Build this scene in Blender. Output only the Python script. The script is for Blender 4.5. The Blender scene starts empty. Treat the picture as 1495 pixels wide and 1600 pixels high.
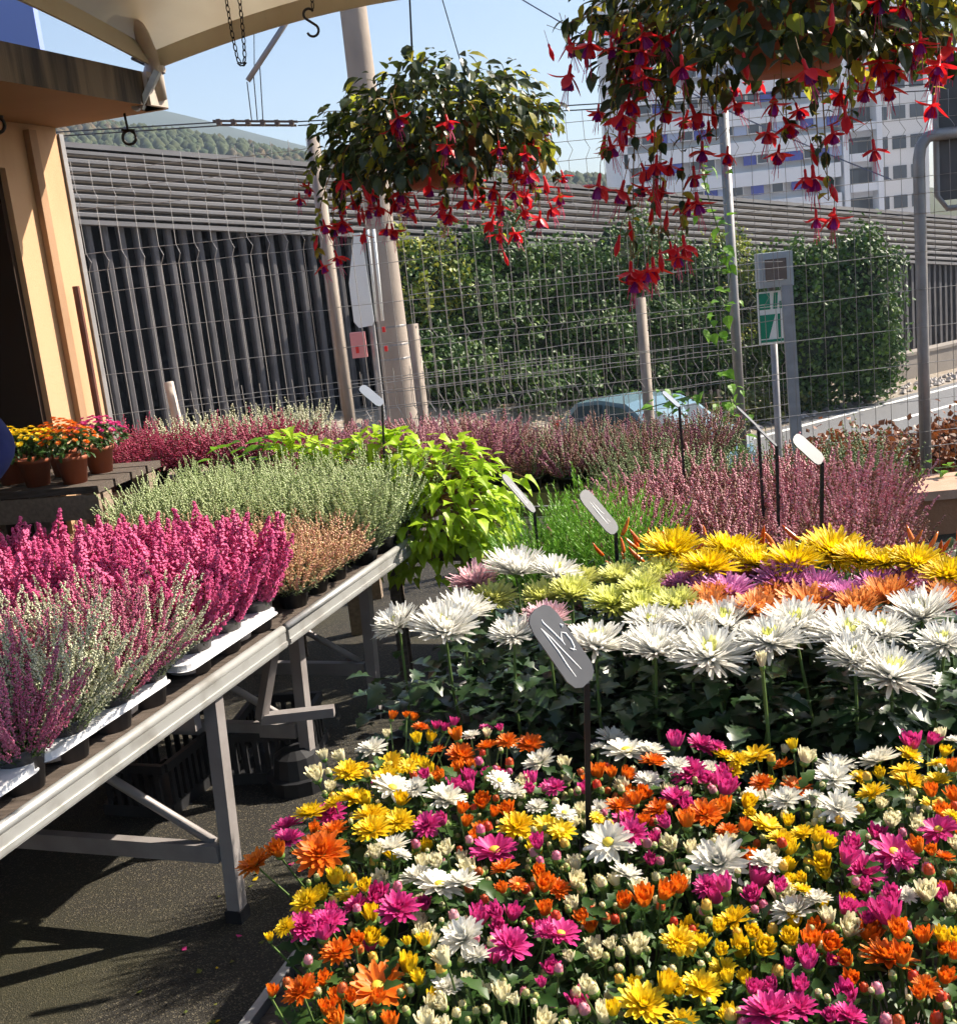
import bpy, math, random
from mathutils import Vector, Matrix, noise
random.seed(11)
rad = math.radians
scene = bpy.context.scene
COL = scene.collection

# ------------------------------------------------------------------ camera
TH, RHO = rad(12.2), rad(6.2)
FW = Vector((0, math.cos(TH), -math.sin(TH)))
U0 = Vector((0, math.sin(TH), math.cos(TH)))
CR = Vector((1, 0, 0)) * math.cos(RHO) - U0 * math.sin(RHO)
CU = U0 * math.cos(RHO) + Vector((1, 0, 0)) * math.sin(RHO)
cam = bpy.data.cameras.new('camera')
cam.sensor_fit = 'HORIZONTAL'
cam.sensor_width = 36.0
cam.lens = 36.0 * 1780 / 1495
cam.clip_start = 0.05
cam.clip_end = 9000
camo = bpy.data.objects.new('camera', cam)
camo.matrix_world = Matrix.Translation((0, 0, 1.7)) @ Matrix((CR, CU, -FW)).transposed().to_4x4()
COL.objects.link(camo)
scene.camera = camo

# ------------------------------------------------------------------ sky, sun, exposure
AZ, EL = rad(70), rad(39)
world = bpy.data.worlds.new('World')
scene.world = world
world.use_nodes = True
wn = world.node_tree
bg = wn.nodes['Background']
sky = wn.nodes.new('ShaderNodeTexSky')
sky.sky_type = 'NISHITA'
sky.sun_disc = False
sky.sun_elevation = EL
sky.sun_rotation = AZ
sky.air_density = 1.0
sky.dust_density = 1.6
sky.ozone_density = 2.2
wn.links.new(sky.outputs[0], bg.inputs[0])
bg.inputs[1].default_value = 0.084
sl = bpy.data.lights.new('sun', 'SUN')
sl.energy = 5.0
sl.angle = rad(0.53)
sl.color = (1.0, 0.905, 0.77)
so = bpy.data.objects.new('sun', sl)
SD = Vector((math.sin(AZ) * math.cos(EL), math.cos(AZ) * math.cos(EL), math.sin(EL)))
so.rotation_euler = SD.to_track_quat('Z', 'Y').to_euler()
so.location = (8, 3, 9)
COL.objects.link(so)
scene.view_settings.view_transform = 'Standard'
scene.view_settings.look = 'None'
scene.view_settings.gamma = 1.0
scene.view_settings.exposure = 1.2
cy = scene.cycles
cy.use_denoising = True
cy.use_adaptive_sampling = True
cy.adaptive_threshold = 0.03
cy.max_bounces = 4
cy.diffuse_bounces = 2
cy.glossy_bounces = 2
cy.transmission_bounces = 4
cy.transparent_max_bounces = 8
cy.sample_clamp_indirect = 6
cy.caustics_reflective = False
cy.caustics_refractive = False

# ------------------------------------------------------------------ materials
def N(nt, t, **kw):
    n = nt.nodes.new(t)
    for k, v in kw.items():
        setattr(n, k, v)
    return n

def rgba(c):
    return (c[0], c[1], c[2], 1)

def mat(name, col, col2=None, rough=0.6, by='noise', scale=6.0, detail=4.0, metal=0.0, bump=0.0, bscale=60.0,
        transl=0.0, spec=0.4, stretch=None, lo=0.35, hi=0.65):
    m = bpy.data.materials.new(name)
    m.use_nodes = True
    nt = m.node_tree
    b = nt.nodes['Principled BSDF']
    out = nt.nodes['Material Output']
    b.inputs['Roughness'].default_value = rough
    b.inputs['Metallic'].default_value = metal
    b.inputs['Specular IOR Level'].default_value = spec
    csock = None
    tc = N(nt, 'ShaderNodeTexCoord')
    vec = tc.outputs['Object']
    if stretch:
        mp = N(nt, 'ShaderNodeMapping')
        mp.inputs['Scale'].default_value = stretch
        nt.links.new(vec, mp.inputs['Vector'])
        vec = mp.outputs[0]
    if col2 is not None:
        mx = N(nt, 'ShaderNodeMix', data_type='RGBA')
        mx.inputs[6].default_value = rgba(col)
        mx.inputs[7].default_value = rgba(col2)
        if by == 'noise':
            nz = N(nt, 'ShaderNodeTexNoise')
            nz.inputs['Scale'].default_value = scale
            nz.inputs['Detail'].default_value = detail
            nt.links.new(vec, nz.inputs['Vector'])
            mr = N(nt, 'ShaderNodeMapRange')
            mr.inputs[1].default_value = lo
            mr.inputs[2].default_value = hi
            nt.links.new(nz.outputs[0], mr.inputs[0])
            nt.links.new(mr.outputs[0], mx.inputs[0])
        elif by == 'island':
            g = N(nt, 'ShaderNodeNewGeometry')
            nt.links.new(g.outputs['Random Per Island'], mx.inputs[0])
        elif by == 'object':
            oi = N(nt, 'ShaderNodeObjectInfo')
            nt.links.new(oi.outputs['Random'], mx.inputs[0])
        elif by == 'both':
            g = N(nt, 'ShaderNodeNewGeometry')
            oi = N(nt, 'ShaderNodeObjectInfo')
            ma = N(nt, 'ShaderNodeMath', operation='ADD')
            mb_ = N(nt, 'ShaderNodeMath', operation='MULTIPLY')
            mb_.inputs[1].default_value = 0.5
            nt.links.new(g.outputs['Random Per Island'], ma.inputs[0])
            nt.links.new(oi.outputs['Random'], ma.inputs[1])
            nt.links.new(ma.outputs[0], mb_.inputs[0])
            nt.links.new(mb_.outputs[0], mx.inputs[0])
        csock = mx.outputs[2]
        nt.links.new(csock, b.inputs['Base Color'])
    else:
        b.inputs['Base Color'].default_value = rgba(col)
    if bump > 0:
        bn = N(nt, 'ShaderNodeTexNoise')
        bn.inputs['Scale'].default_value = bscale
        bn.inputs['Detail'].default_value = 5
        nt.links.new(vec, bn.inputs['Vector'])
        bp = N(nt, 'ShaderNodeBump')
        bp.inputs['Strength'].default_value = bump
        bp.inputs['Distance'].default_value = 0.02
        nt.links.new(bn.outputs[0], bp.inputs['Height'])
        nt.links.new(bp.outputs[0], b.inputs['Normal'])
    if transl > 0:
        t = N(nt, 'ShaderNodeBsdfTranslucent')
        if csock:
            nt.links.new(csock, t.inputs[0])
        else:
            t.inputs[0].default_value = rgba(col)
        ms = N(nt, 'ShaderNodeMixShader')
        ms.inputs[0].default_value = transl
        nt.links.new(b.outputs[0], ms.inputs[1])
        nt.links.new(t.outputs[0], ms.inputs[2])
        nt.links.new(ms.outputs[0], out.inputs[0])
    return m

M = {}
def dm(key, *a, **k):
    M[key] = mat(key, *a, **k)

# petals and leaves
dm('petal_white', (.90, .88, .80), (.86, .81, .66), rough=.55, by='both', transl=.3)
dm('petal_yellow', (.90, .68, .018), (.88, .55, .010), rough=.5, by='both', transl=.3)
dm('petal_orange', (.86, .23, .012), (.76, .14, .008), rough=.5, by='both', transl=.3)
dm('petal_magenta', (.74, .065, .30), (.62, .035, .22), rough=.5, by='both', transl=.3)
dm('petal_cream', (.88, .82, .58), (.86, .78, .48), rough=.55, by='both', transl=.35)
dm('petal_pure', (.93, .92, .88), (.91, .88, .78), rough=.65, by='island', transl=.45)
dm('petal_lime', (.76, .80, .16), (.80, .78, .34), rough=.55, by='both', transl=.35)
dm('petal_lilac', (.74, .30, .56), (.64, .20, .44), rough=.55, by='both', transl=.3)
dm('petal_bronze', (.86, .40, .12), (.78, .29, .07), rough=.55, by='both', transl=.3)
dm('petal_gold', (.90, .72, .012), (.90, .62, .008), rough=.55, by='both', transl=.35)
dm('petal_blush', (.84, .60, .62), (.82, .46, .52), rough=.55, by='both', transl=.3)
dm('bud_red', (.62, .05, .02), (.55, .14, .03), rough=.5, by='object', transl=.15)
dm('bud_pink', (.66, .10, .25), (.72, .35, .38), rough=.5, by='object', transl=.15)
dm('bud_cream', (.80, .70, .38), (.72, .66, .36), rough=.5, by='object', transl=.15)
dm('bud_amber', (.80, .46, .04), (.76, .52, .12), rough=.5, by='object', transl=.15)
dm('bud_green', (.42, .42, .14), (.55, .50, .22), rough=.5, by='object', transl=.1)
dm('disc', (.70, .55, .05), (.55, .42, .04), by='object')
dm('calyx', (.10, .20, .03), (.16, .26, .05), by='object')
dm('stem', (.06, .12, .022), (.11, .17, .04), by='island')
dm('stem_red', (.22, .07, .03), (.25, .16, .04), by='island')
dm('leaf_mum', (.020, .055, .010), (.050, .100, .020), rough=.42, by='island', transl=.15, spec=.25)
dm('leaf_chrys', (.016, .044, .011), (.034, .072, .022), rough=.36, by='both', transl=.12, spec=.6)
dm('leaf_fuchsia', (.018, .036, .008), (.048, .070, .014), rough=.38, by='island', transl=.34, spec=.6)
dm('leaf_fuchsia_backlit', (.30, .40, .03), (.46, .36, .04), rough=.45, by='island', transl=.6)  # brighter copy of the fuchsia leaf, backlight put into its colour
dm('leaf_lime', (.48, .66, .03), (.38, .58, .025), rough=.42, by='object', transl=.42)
dm('leaf_vine', (.12, .30, .02), (.20, .40, .03), rough=.45, by='both', transl=.45)
dm('leaf_pepper', (.05, .11, .02), (.08, .15, .03), rough=.4, by='island', transl=.25)
dm('leaf_hedge', (.026, .072, .012), (.065, .13, .02), rough=.5, by='island', transl=.2, spec=.35)
dm('leaf_ivy', (.045, .11, .016), (.13, .20, .028), rough=.5, by='island', transl=.25, spec=.35)
dm('leaf_sunlit', (.34, .34, .03), (.16, .24, .03), rough=.45, by='island', transl=.35)
dm('leaf_rust', (.26, .075, .018), (.16, .06, .02), rough=.5, by='island', transl=.25)
dm('leaf_bank', (.16, .17, .03), (.10, .13, .03), rough=.6, by='island', transl=.25)
dm('leaf_bush', (.14, .34, .03), (.24, .46, .05), rough=.5, by='island', transl=.3)
dm('inner_shade', (.012, .022, .008), (.02, .03, .01), rough=.9, scale=9)  # near-black core fill, painted shade between the leaves
dm('twig', (.09, .06, .035), (.14, .10, .06), rough=.85)
dm('fuchsia_red', (.86, .022, .030), (.74, .012, .02), rough=.38, by='both', transl=.35)
dm('fuchsia_purple', (.34, .010, .24), (.24, .01, .22), rough=.45, by='object', transl=.3)
dm('fuchsia_pink', (.72, .06, .18), rough=.5, transl=.2)
dm('pepper', (.82, .12, .006), (.78, .20, .01), rough=.22, by='object', spec=.6)
# heathers: flower, leaf
HC = {
 'erica': ((.80, .155, .35), (.64, .075, .235)),
 'rose': ((.58, .09, .22), (.70, .28, .38)),
 'whitebud': ((.78, .76, .60), (.55, .58, .34)),
 'palegreen': ((.42, .53, .20), (.64, .70, .40)),
 'orange': ((.84, .66, .34), (.72, .34, .27)),
 'crimson': ((.42, .035, .10), (.52, .10, .18)),
 'brown': ((.28, .11, .10), (.36, .20, .12)),
 'dusty': ((.62, .22, .29), (.70, .40, .40)),
 'purple': ((.34, .085, .18), (.42, .17, .21)),
 'greenspike': ((.20, .28, .10), (.34, .38, .20)),
}
for k, (a, b_) in HC.items():
    dm('heath_' + k, a, b_, rough=.6, by='island', transl=.25)
dm('heath_leaf', (.045, .095, .020), (.10, .16, .04), rough=.6, by='island', transl=.2)
dm('heath_leaf_grey', (.16, .22, .09), (.25, .30, .14), rough=.6, by='island', transl=.25)
# hard surfaces
dm('galv', (.34, .34, .34), (.44, .44, .43), rough=.42, scale=30, metal=.55, bump=.06, bscale=80)
dm('alu', (.48, .48, .46), (.30, .285, .26), rough=.4, scale=9, metal=.45, bump=.06, lo=.5, hi=.75)
dm('leg_grey', (.30, .27, .26), (.38, .35, .34), rough=.5, scale=9, metal=.3, bump=.05)
dm('white_plastic', (.80, .80, .81), (.60, .58, .55), rough=.4, scale=7, lo=.55, hi=.8)
dm('black_plastic', (.016, .016, .018), (.025, .025, .027), rough=.45)
dm('pot_grey', (.06, .055, .055), (.10, .09, .09), rough=.5)
dm('terracotta', (.34, .09, .035), (.26, .065, .026), rough=.6, scale=12)
dm('board', (.07, .053, .04), (.13, .10, .08), rough=.8, scale=14, bump=.3, stretch=(1, 8, 8))
dm('wood_pale', (.36, .27, .19), (.24, .18, .13), rough=.8, scale=10, bump=.3, stretch=(6, 1, 6))
dm('olive', (.20, .20, .07), (.15, .15, .055), rough=.6, scale=9)
dm('soil', (.03, .022, .016), rough=.95)
dm('slate', (.11, .11, .115), (.145, .145, .15), rough=.5, scale=12, spec=.3)
dm('slate_pale', (.125, .125, .13), (.16, .16, .165), rough=.45, scale=12, spec=.4)
dm('slate_blue', (.09, .12, .18), (.12, .15, .21), rough=.4, scale=12)
dm('chalk', (.9, .9, .88), rough=.8)
dm('stake', (.012, .011, .012), rough=.4)
dm('tar_black', (.01, .01, .01), rough=.6)
dm('orange_cap', (.7, .06, .01), rough=.4)
dm('plaster', (.58, .36, .205), (.47, .28, .15), rough=.85, scale=2.2, bump=.15, bscale=120, stretch=(3, 3, .7), lo=.48, hi=.8)
dm('plaster_trim', (.40, .24, .14), (.34, .20, .11), rough=.85, scale=4, bump=.1, bscale=90)
dm('fascia', (.15, .11, .07), (.035, .027, .02), rough=.9, scale=3.2, bump=.25, bscale=40, stretch=(3.5, 3.5, .35), lo=.4, hi=.6)
dm('soffit', (.32, .17, .07), (.27, .14, .055), rough=.85, scale=2)
dm('interior_shade', (.035, .018, .010), rough=.9)  # near-black brown, shade of the unlit room put into the colour
dm('iron', (.018, .014, .013), rough=.55, metal=.3)
dm('pole_cream', (.50, .43, .37), (.40, .33, .27), rough=.5, scale=6)
dm('rust_pipe', (.16, .055, .035), (.10, .035, .025), rough=.7, scale=9)
dm('concrete', (.30, .25, .21), (.36, .30, .25), rough=.85, scale=3, bump=.15, bscale=30)
dm('concrete_wall', (.31, .27, .23), (.25, .22, .19), rough=.9, scale=1.5, bump=.2, bscale=20)
dm('concrete_face', (.50, .49, .50), (.45, .44, .45), rough=.85, scale=.3)
dm('barrier_slat', (.085, .080, .084), (.12, .113, .117), rough=.6, scale=4)
dm('barrier_back', (.008, .009, .012), rough=.9)
dm('roof_metal', (.25, .24, .24), (.20, .19, .19), rough=.5, scale=.8, metal=.2)
dm('fence_bar', (.05, .045, .055), rough=.6)
dm('post_grey', (.30, .29, .29), (.24, .23, .23), rough=.45, scale=12, metal=.35)
dm('post_wood', (.40, .33, .27), (.28, .23, .19), rough=.75, scale=9, stretch=(5, 5, .6))
dm('wire', (.30, .29, .28), rough=.45, metal=.4)
dm('cable', (.05, .05, .055), rough=.5)
dm('cable_blue', (.12, .14, .22), rough=.5)
dm('rope_yellow', (.55, .42, .20), rough=.7)
dm('building_white', (.80, .81, .86), (.74, .75, .80), rough=.8, scale=.2)
dm('building_side', (.70, .69, .70), (.66, .65, .66), rough=.8, scale=.2)
dm('panel_blue', (.03, .045, .30), (.05, .07, .40), rough=.5, by='object')
dm('panel_pale', (.35, .42, .62), rough=.5)
dm('glass_dark', (.02, .025, .04), (.05, .055, .07), rough=.3, by='object', spec=.7)
dm('balcony_dark', (.05, .05, .06), rough=.6)
dm('blue_tower', (.26, .35, .78), rough=.5)
dm('shirt_blue', (.006, .012, .085), (.009, .017, .11), rough=.85, scale=14, bump=.3, bscale=25)
dm('trouser', (.012, .012, .016), rough=.85)
dm('skin', (.45, .25, .17), rough=.6)
dm('hair', (.03, .02, .012), rough=.7)
dm('car_paint', (.20, .32, .38), rough=.22, metal=.25, spec=.7)
dm('car_glass', (.05, .07, .08), rough=.06, spec=.9)
dm('lamp_red', (.55, .015, .012), rough=.25)
dm('tyre', (.012, .012, .012), rough=.85)
dm('rim', (.5, .5, .5), rough=.35, metal=.7)
dm('sign_green', (.0, .20, .115), rough=.4)
dm('sign_white', (.74, .76, .74), rough=.45)
dm('sign_back', (.085, .08, .08), (.11, .10, .10), rough=.6, scale=4)
dm('box_grey', (.36, .40, .43), rough=.5)
dm('screen_brown', (.13, .10, .09), rough=.25)
dm('pink_box', (.62, .24, .24), rough=.5)
dm('red_lamp', (.6, .03, .03), rough=.4)
dm('terra_wall', (.36, .17, .085), (.31, .14, .07), rough=.85, scale=4, bump=.15, bscale=60)
dm('terra_top', (.52, .32, .22), (.44, .26, .17), rough=.85, scale=8, bump=.15, bscale=60)
dm('stone', (.30, .26, .23), (.42, .38, .35), rough=.9, by='island')
dm('paint_line', (.74, .73, .70), rough=.7)
dm('hill_green', (.024, .042, .012), (.045, .055, .016), rough=.9, by='island')
dm('hill_rust', (.08, .052, .02), (.05, .048, .018), rough=.9, by='island')
dm('hill_ground', (.03, .045, .016), (.05, .055, .02), rough=.95, scale=.02)
dm('hill_far', (.022, .036, .026), (.03, .045, .03), rough=.95, scale=.01)
dm('awning', (.58, .51, .38), (.48, .39, .27), rough=.7, scale=2.2, transl=.25, lo=.45, hi=.75)
dm('insulator', (.10, .07, .05), rough=.5)
dm('card_brown', (.22, .13, .06), rough=.6)

def asphalt(name, c1, c2, speck, moss=None, sc=260.0, rough=.75):
    m = bpy.data.materials.new(name)
    m.use_nodes = True
    nt = m.node_tree
    b = nt.nodes['Principled BSDF']
    b.inputs['Roughness'].default_value = rough
    tc = N(nt, 'ShaderNodeTexCoord')
    n1 = N(nt, 'ShaderNodeTexNoise')
    n1.inputs['Scale'].default_value = 1.3
    n1.inputs['Detail'].default_value = 6
    nt.links.new(tc.outputs['Object'], n1.inputs['Vector'])
    vo = N(nt, 'ShaderNodeTexVoronoi')
    vo.inputs['Scale'].default_value = sc
    nt.links.new(tc.outputs['Object'], vo.inputs['Vector'])
    mx = N(nt, 'ShaderNodeMix', data_type='RGBA')
    mx.inputs[6].default_value = rgba(c1)
    mx.inputs[7].default_value = rgba(c2)
    nt.links.new(n1.outputs[0], mx.inputs[0])
    sep = N(nt, 'ShaderNodeSeparateColor')
    nt.links.new(vo.outputs['Color'], sep.inputs[0])
    gt = N(nt, 'ShaderNodeMath', operation='GREATER_THAN')
    gt.inputs[1].default_value = .86
    nt.links.new(sep.outputs[0], gt.inputs[0])
    m2 = N(nt, 'ShaderNodeMix', data_type='RGBA')
    m2.inputs[7].default_value = rgba(speck)
    nt.links.new(gt.outputs[0], m2.inputs[0])
    nt.links.new(mx.outputs[2], m2.inputs[6])
    last = m2.outputs[2]
    if moss:
        n2 = N(nt, 'ShaderNodeTexNoise')
        n2.inputs['Scale'].default_value = .9
        n2.inputs['Detail'].default_value = 7
        nt.links.new(tc.outputs['Object'], n2.inputs['Vector'])
        mr = N(nt, 'ShaderNodeMapRange')
        mr.inputs[1].default_value = .52
        mr.inputs[2].default_value = .72
        nt.links.new(n2.outputs[0], mr.inputs[0])
        m3 = N(nt, 'ShaderNodeMix', data_type='RGBA')
        m3.inputs[7].default_value = rgba(moss)
        nt.links.new(mr.outputs[0], m3.inputs[0])
        nt.links.new(last, m3.inputs[6])
        last = m3.outputs[2]
    nt.links.new(last, b.inputs['Base Color'])
    bp = N(nt, 'ShaderNodeBump')
    bp.inputs['Strength'].default_value = .6
    bp.inputs['Distance'].default_value = .004
    nt.links.new(vo.outputs['Distance'], bp.inputs['Height'])
    nt.links.new(bp.outputs[0], b.inputs['Normal'])
    M[name] = m
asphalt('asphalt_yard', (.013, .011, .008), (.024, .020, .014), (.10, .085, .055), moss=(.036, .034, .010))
asphalt('asphalt_road', (.12, .12, .125), (.15, .15, .155), (.19, .19, .19), sc=90)
asphalt('gravel_verge', (.24, .19, .14), (.29, .24, .18), (.36, .32, .27), sc=30, rough=.9)

# ------------------------------------------------------------------ mesh builder
class MB:
    def __init__(s):
        s.v, s.f, s.m = [], [], []
    def add(s, vs, fs, m=0):
        o = len(s.v)
        s.v.extend(vs)
        for f in fs:
            s.f.append(tuple(i + o for i in f))
            s.m.append(m)
    def box(s, c, d, m=0, rz=0.0, mx=None):
        hx, hy, hz = d[0] / 2, d[1] / 2, d[2] / 2
        vs = []
        ca, sa = math.cos(rz), math.sin(rz)
        for z in (-hz, hz):
            for x, y in ((-hx, -hy), (hx, -hy), (hx, hy), (-hx, hy)):
                p = Vector((x * ca - y * sa, x * sa + y * ca, z))
                if mx is not None:
                    p = mx @ Vector((x, y, z))
                vs.append(tuple(p + Vector(c)))
        s.add(vs, [(0, 3, 2, 1), (4, 5, 6, 7), (0, 1, 5, 4), (1, 2, 6, 5), (2, 3, 7, 6), (3, 0, 4, 7)], m)
    def beam(s, a, b, w, h, m=0, up=(0, 0, 1)):
        a, b = Vector(a), Vector(b)
        d = (b - a).normalized()
        u = Vector(up)
        x = d.cross(u)
        if x.length < 1e-4:
            x = d.cross(Vector((0, 1, 0)))
        x.normalize()
        y = x.cross(d)
        vs = []
        for p in (a, b):
            for i, j in ((-1, -1), (1, -1), (1, 1), (-1, 1)):
                vs.append(tuple(p + x * (i * w / 2) + y * (j * h / 2)))
        s.add(vs, [(0, 1, 2, 3), (7, 6, 5, 4), (0, 4, 5, 1), (1, 5, 6, 2), (2, 6, 7, 3), (3, 7, 4, 0)], m)
    def tube(s, pts, r, n=6, m=0, caps=True):
        pts = [Vector(p) for p in pts]
        if not isinstance(r, (list, tuple)):
            r = [r] * len(pts)
        vs, fs = [], []
        prev = None
        for i, p in enumerate(pts):
            d = (pts[min(i + 1, len(pts) - 1)] - pts[max(i - 1, 0)])
            if d.length < 1e-9:
                d = Vector((0, 0, 1))
            d.normalize()
            if prev is None:
                x = d.orthogonal().normalized()
            else:
                x = prev - d * prev.dot(d)
                if x.length < 1e-6:
                    x = d.orthogonal()
                x.normalize()
            prev = x
            y = d.cross(x)
            for k in range(n):
                a = 2 * math.pi * k / n
                vs.append(tuple(p + (x * math.cos(a) + y * math.sin(a)) * r[i]))
        for i in range(len(pts) - 1):
            for k in range(n):
                k2 = (k + 1) % n
                fs.append((i * n + k, i * n + k2, (i + 1) * n + k2, (i + 1) * n + k))
        if caps:
            fs.append(tuple(range(n - 1, -1, -1)))
            fs.append(tuple((len(pts) - 1) * n + k for k in range(n)))
        s.add(vs, fs, m)
    def lathe(s, prof, n=16, c=(0, 0, 0), m=0):
        vs, fs = [], []
        for r, z in prof:
            for k in range(n):
                a = 2 * math.pi * k / n
                vs.append((c[0] + r * math.cos(a), c[1] + r * math.sin(a), c[2] + z))
        for i in range(len(prof) - 1):
            for k in range(n):
                k2 = (k + 1) % n
                fs.append((i * n + k, i * n + k2, (i + 1) * n + k2, (i + 1) * n + k))
        s.add(vs, fs, m)
    def octa(s, c, r, m=0, rz=None):
        x, y, z = c
        rz = r if rz is None else rz
        s.add([(x + r, y, z), (x, y + r, z), (x - r, y, z), (x, y - r, z), (x, y, z + rz), (x, y, z - rz)],
              [(0, 1, 4), (1, 2, 4), (2, 3, 4), (3, 0, 4), (1, 0, 5), (2, 1, 5), (3, 2, 5), (0, 3, 5)], m)
    def quad(s, a, b, c, d, m=0):
        s.add([tuple(a), tuple(b), tuple(c), tuple(d)], [(0, 1, 2, 3)], m)
    def mesh(s, name, mats, smooth=False):
        me = bpy.data.meshes.new(name)
        me.from_pydata(s.v, [], s.f)
        for k in mats:
            me.materials.append(M[k])
        if any(s.m):
            me.polygons.foreach_set('material_index', s.m)
        if smooth:
            me.polygons.foreach_set('use_smooth', [True] * len(s.f))
        me.update()
        return me
    def build(s, name, mats, parent=None, smooth=False):
        return obj(name, s.mesh(name, mats if isinstance(mats, (list, tuple)) else [mats], smooth), parent)

def obj(name, data, parent=None, loc=None, rot=None, sc=None, mw=None):
    o = bpy.data.objects.new(name, data)
    COL.objects.link(o)
    if parent is not None:
        o.parent = parent
    if mw is not None:
        o.matrix_basis = mw
    else:
        if loc is not None:
            o.location = loc
        if rot is not None:
            o.rotation_euler = rot
        if sc is not None:
            o.scale = (sc, sc, sc) if isinstance(sc, (int, float)) else sc
    return o

def tag(o, label=None, cat=None, group=None, kind=None):
    if label: o['label'] = label
    if cat: o['category'] = cat
    if group: o['group'] = group
    if kind: o['kind'] = kind
    return o

def thing(name, label, cat, loc=(0, 0, 0), rz=0.0, group=None):
    return tag(obj(name, None, None, loc, (0, 0, rz)), label, cat, group)

def U(a, b):
    return random.uniform(a, b)

ORD = ['first', 'second', 'third', 'fourth', 'fifth', 'sixth', 'seventh', 'eighth', 'ninth', 'tenth', 'eleventh', 'twelfth',
       'thirteenth', 'fourteenth', 'fifteenth', 'sixteenth', 'seventeenth', 'eighteenth', 'nineteenth', 'twentieth']

# display frame (right-hand tables): E(e1 to the right along a row, e2 away along the aisle)
def E(a, b, z=0.0):
    return Vector((-.42 + .948 * a + .317 * b, 1.5 - .317 * a + .948 * b, z))
ERZ = -rad(18.5)
# left table frame: T(u along the rail, v inward from the rail)
def T(u, v, z=0.0):
    return Vector((-1.018 + .332 * u - .943 * v, 2.109 + .943 * u + .332 * v, z))
TRZ = math.atan2(.943, .332)
def seen(p, mx=90, my=90):
    d = Vector(p) - Vector((0, 0, 1.7))
    w = d.dot(FW)
    if w < .2:
        return False
    x = 747.5 + 1780 * d.dot(CR) / w
    y = 800 - 1780 * d.dot(CU) / w
    return -mx < x < 1495 + mx and -my < y < 1600 + my

# ================================================================== SETTING
BX, BY = Vector((.82, .572, 0)), Vector((.572, -.82, 0))      # along the barrier / out of it towards the yard
def BR(s, d, z=0.0):
    return Vector((-5.05, 16, 0)) + BX * s + BY * d + Vector((0, 0, z))
def fence_y(x):
    return 6.6 + (x + 2.08) * .0714

def ground_z(x, y):
    d = y - fence_y(x) - .35
    if d <= 0:
        return 0.0
    t = min(1, d / 2.2)
    z = -1.6 * (t * t * (3 - 2 * t))
    r = Vector((x + 5.05, y - 16, 0))
    dd = r.dot(BY)
    if dd < 2.2:
        s = r.dot(BX)
        lo = 1.25 * max(0, min(1, (13.5 - s) / 9.0))
        t = max(0, min(1, (2.2 - dd) / 1.4))
        z += lo * t * t * (3 - 2 * t)
    return z

def build_ground():
    mb = MB()
    def axis(a, b, n, far):
        l = [a + (b - a) * i / n for i in range(n + 1)]
        return [-far, -far * .25, a - 20] + l + [b + 20, far * .25, far]
    xs = axis(-16, 30, 92, 900)
    ys = [-30, -6, 0, 3, 6] + [6.2 + .35 * i for i in range(80)] + [40, 60, 120, 250, 500, 900]
    vs = [(x, y, ground_z(x, y)) for y in ys for x in xs]
    n = len(xs)
    fs = [(j * n + i, j * n + i + 1, (j + 1) * n + i + 1, (j + 1) * n + i) for j in range(len(ys) - 1) for i in range(n - 1)]
    mb.add(vs, fs)
    for k, f in enumerate(mb.f):
        cy_ = sum(mb.v[i][1] for i in f) / 4
        cx_ = sum(mb.v[i][0] for i in f) / 4
        mb.m[k] = 0 if cy_ < fence_y(cx_) + .4 else 1
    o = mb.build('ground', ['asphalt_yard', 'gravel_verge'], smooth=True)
    tag(o, 'speckled dark asphalt yard with mossy patches under the tables', None, None, 'structure')
build_ground()

def strip(name, d0, d1, s0, s1, z, m, kind='structure', label=None, n=30):
    mb = MB()
    for i in range(n):
        a, b = s0 + (s1 - s0) * i / n, s0 + (s1 - s0) * (i + 1) / n
        mb.quad(BR(a, d1, z), BR(b, d1, z), BR(b, d0, z), BR(a, d0, z))
    o = mb.build(name, [m])
    tag(o, label, None, None, kind)
    return o
road = strip('road', 3.1, 9.4, -12, 50, -1.594, 'asphalt_road', label='pale grey asphalt road beyond the mesh fence')
ln = strip('edge_line', 3.32, 3.46, -12, 50, -1.589, 'paint_line', None)
ln.parent = road
for i, (a, b) in enumerate([(11.6, 14.8), (18, 21.2), (24.5, 27.5)]):
    l2 = strip('lane_dash', 4.55, 4.68, a, b, -1.588, 'paint_line', None, n=2)
    l2.parent = road

# stones along the verge
mb = MB()
for i in range(620):
    s = U(6.5, 30)
    d = U(2.35, 2.95)
    p = BR(s, d, -1.6)
    r = U(.03, .085)
    vs = []
    for (x, y, z) in ((1, 0, 0), (0, 1, 0), (-1, 0, 0), (0, -1, 0), (.2, .1, .8), (0, 0, -.5)):
        vs.append((p.x + x * r * U(.7, 1.3), p.y + y * r * U(.7, 1.3), p.z + .02 + z * r * U(.6, 1)))
    mb.add(vs, [(0, 1, 4), (1, 2, 4), (2, 3, 4), (3, 0, 4), (1, 0, 5), (2, 1, 5), (3, 2, 5), (0, 3, 5)])
tag(mb.build('gravel', ['stone']), 'pale stones strewn along the far road verge', 'stones', None, 'stuff')

# low concrete retaining wall behind the verge
mb = MB()
mb.beam(BR(14.2, 1.7, -1.42), BR(46, 1.7, -1.42), .3, .62)
mb.beam(BR(14.1, 1.7, -1.08), BR(46, 1.7, -1.08), .36, .06)
tag(mb.build('retaining_wall', ['concrete_wall']), 'low pale concrete retaining wall beside the far road', 'wall')

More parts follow.
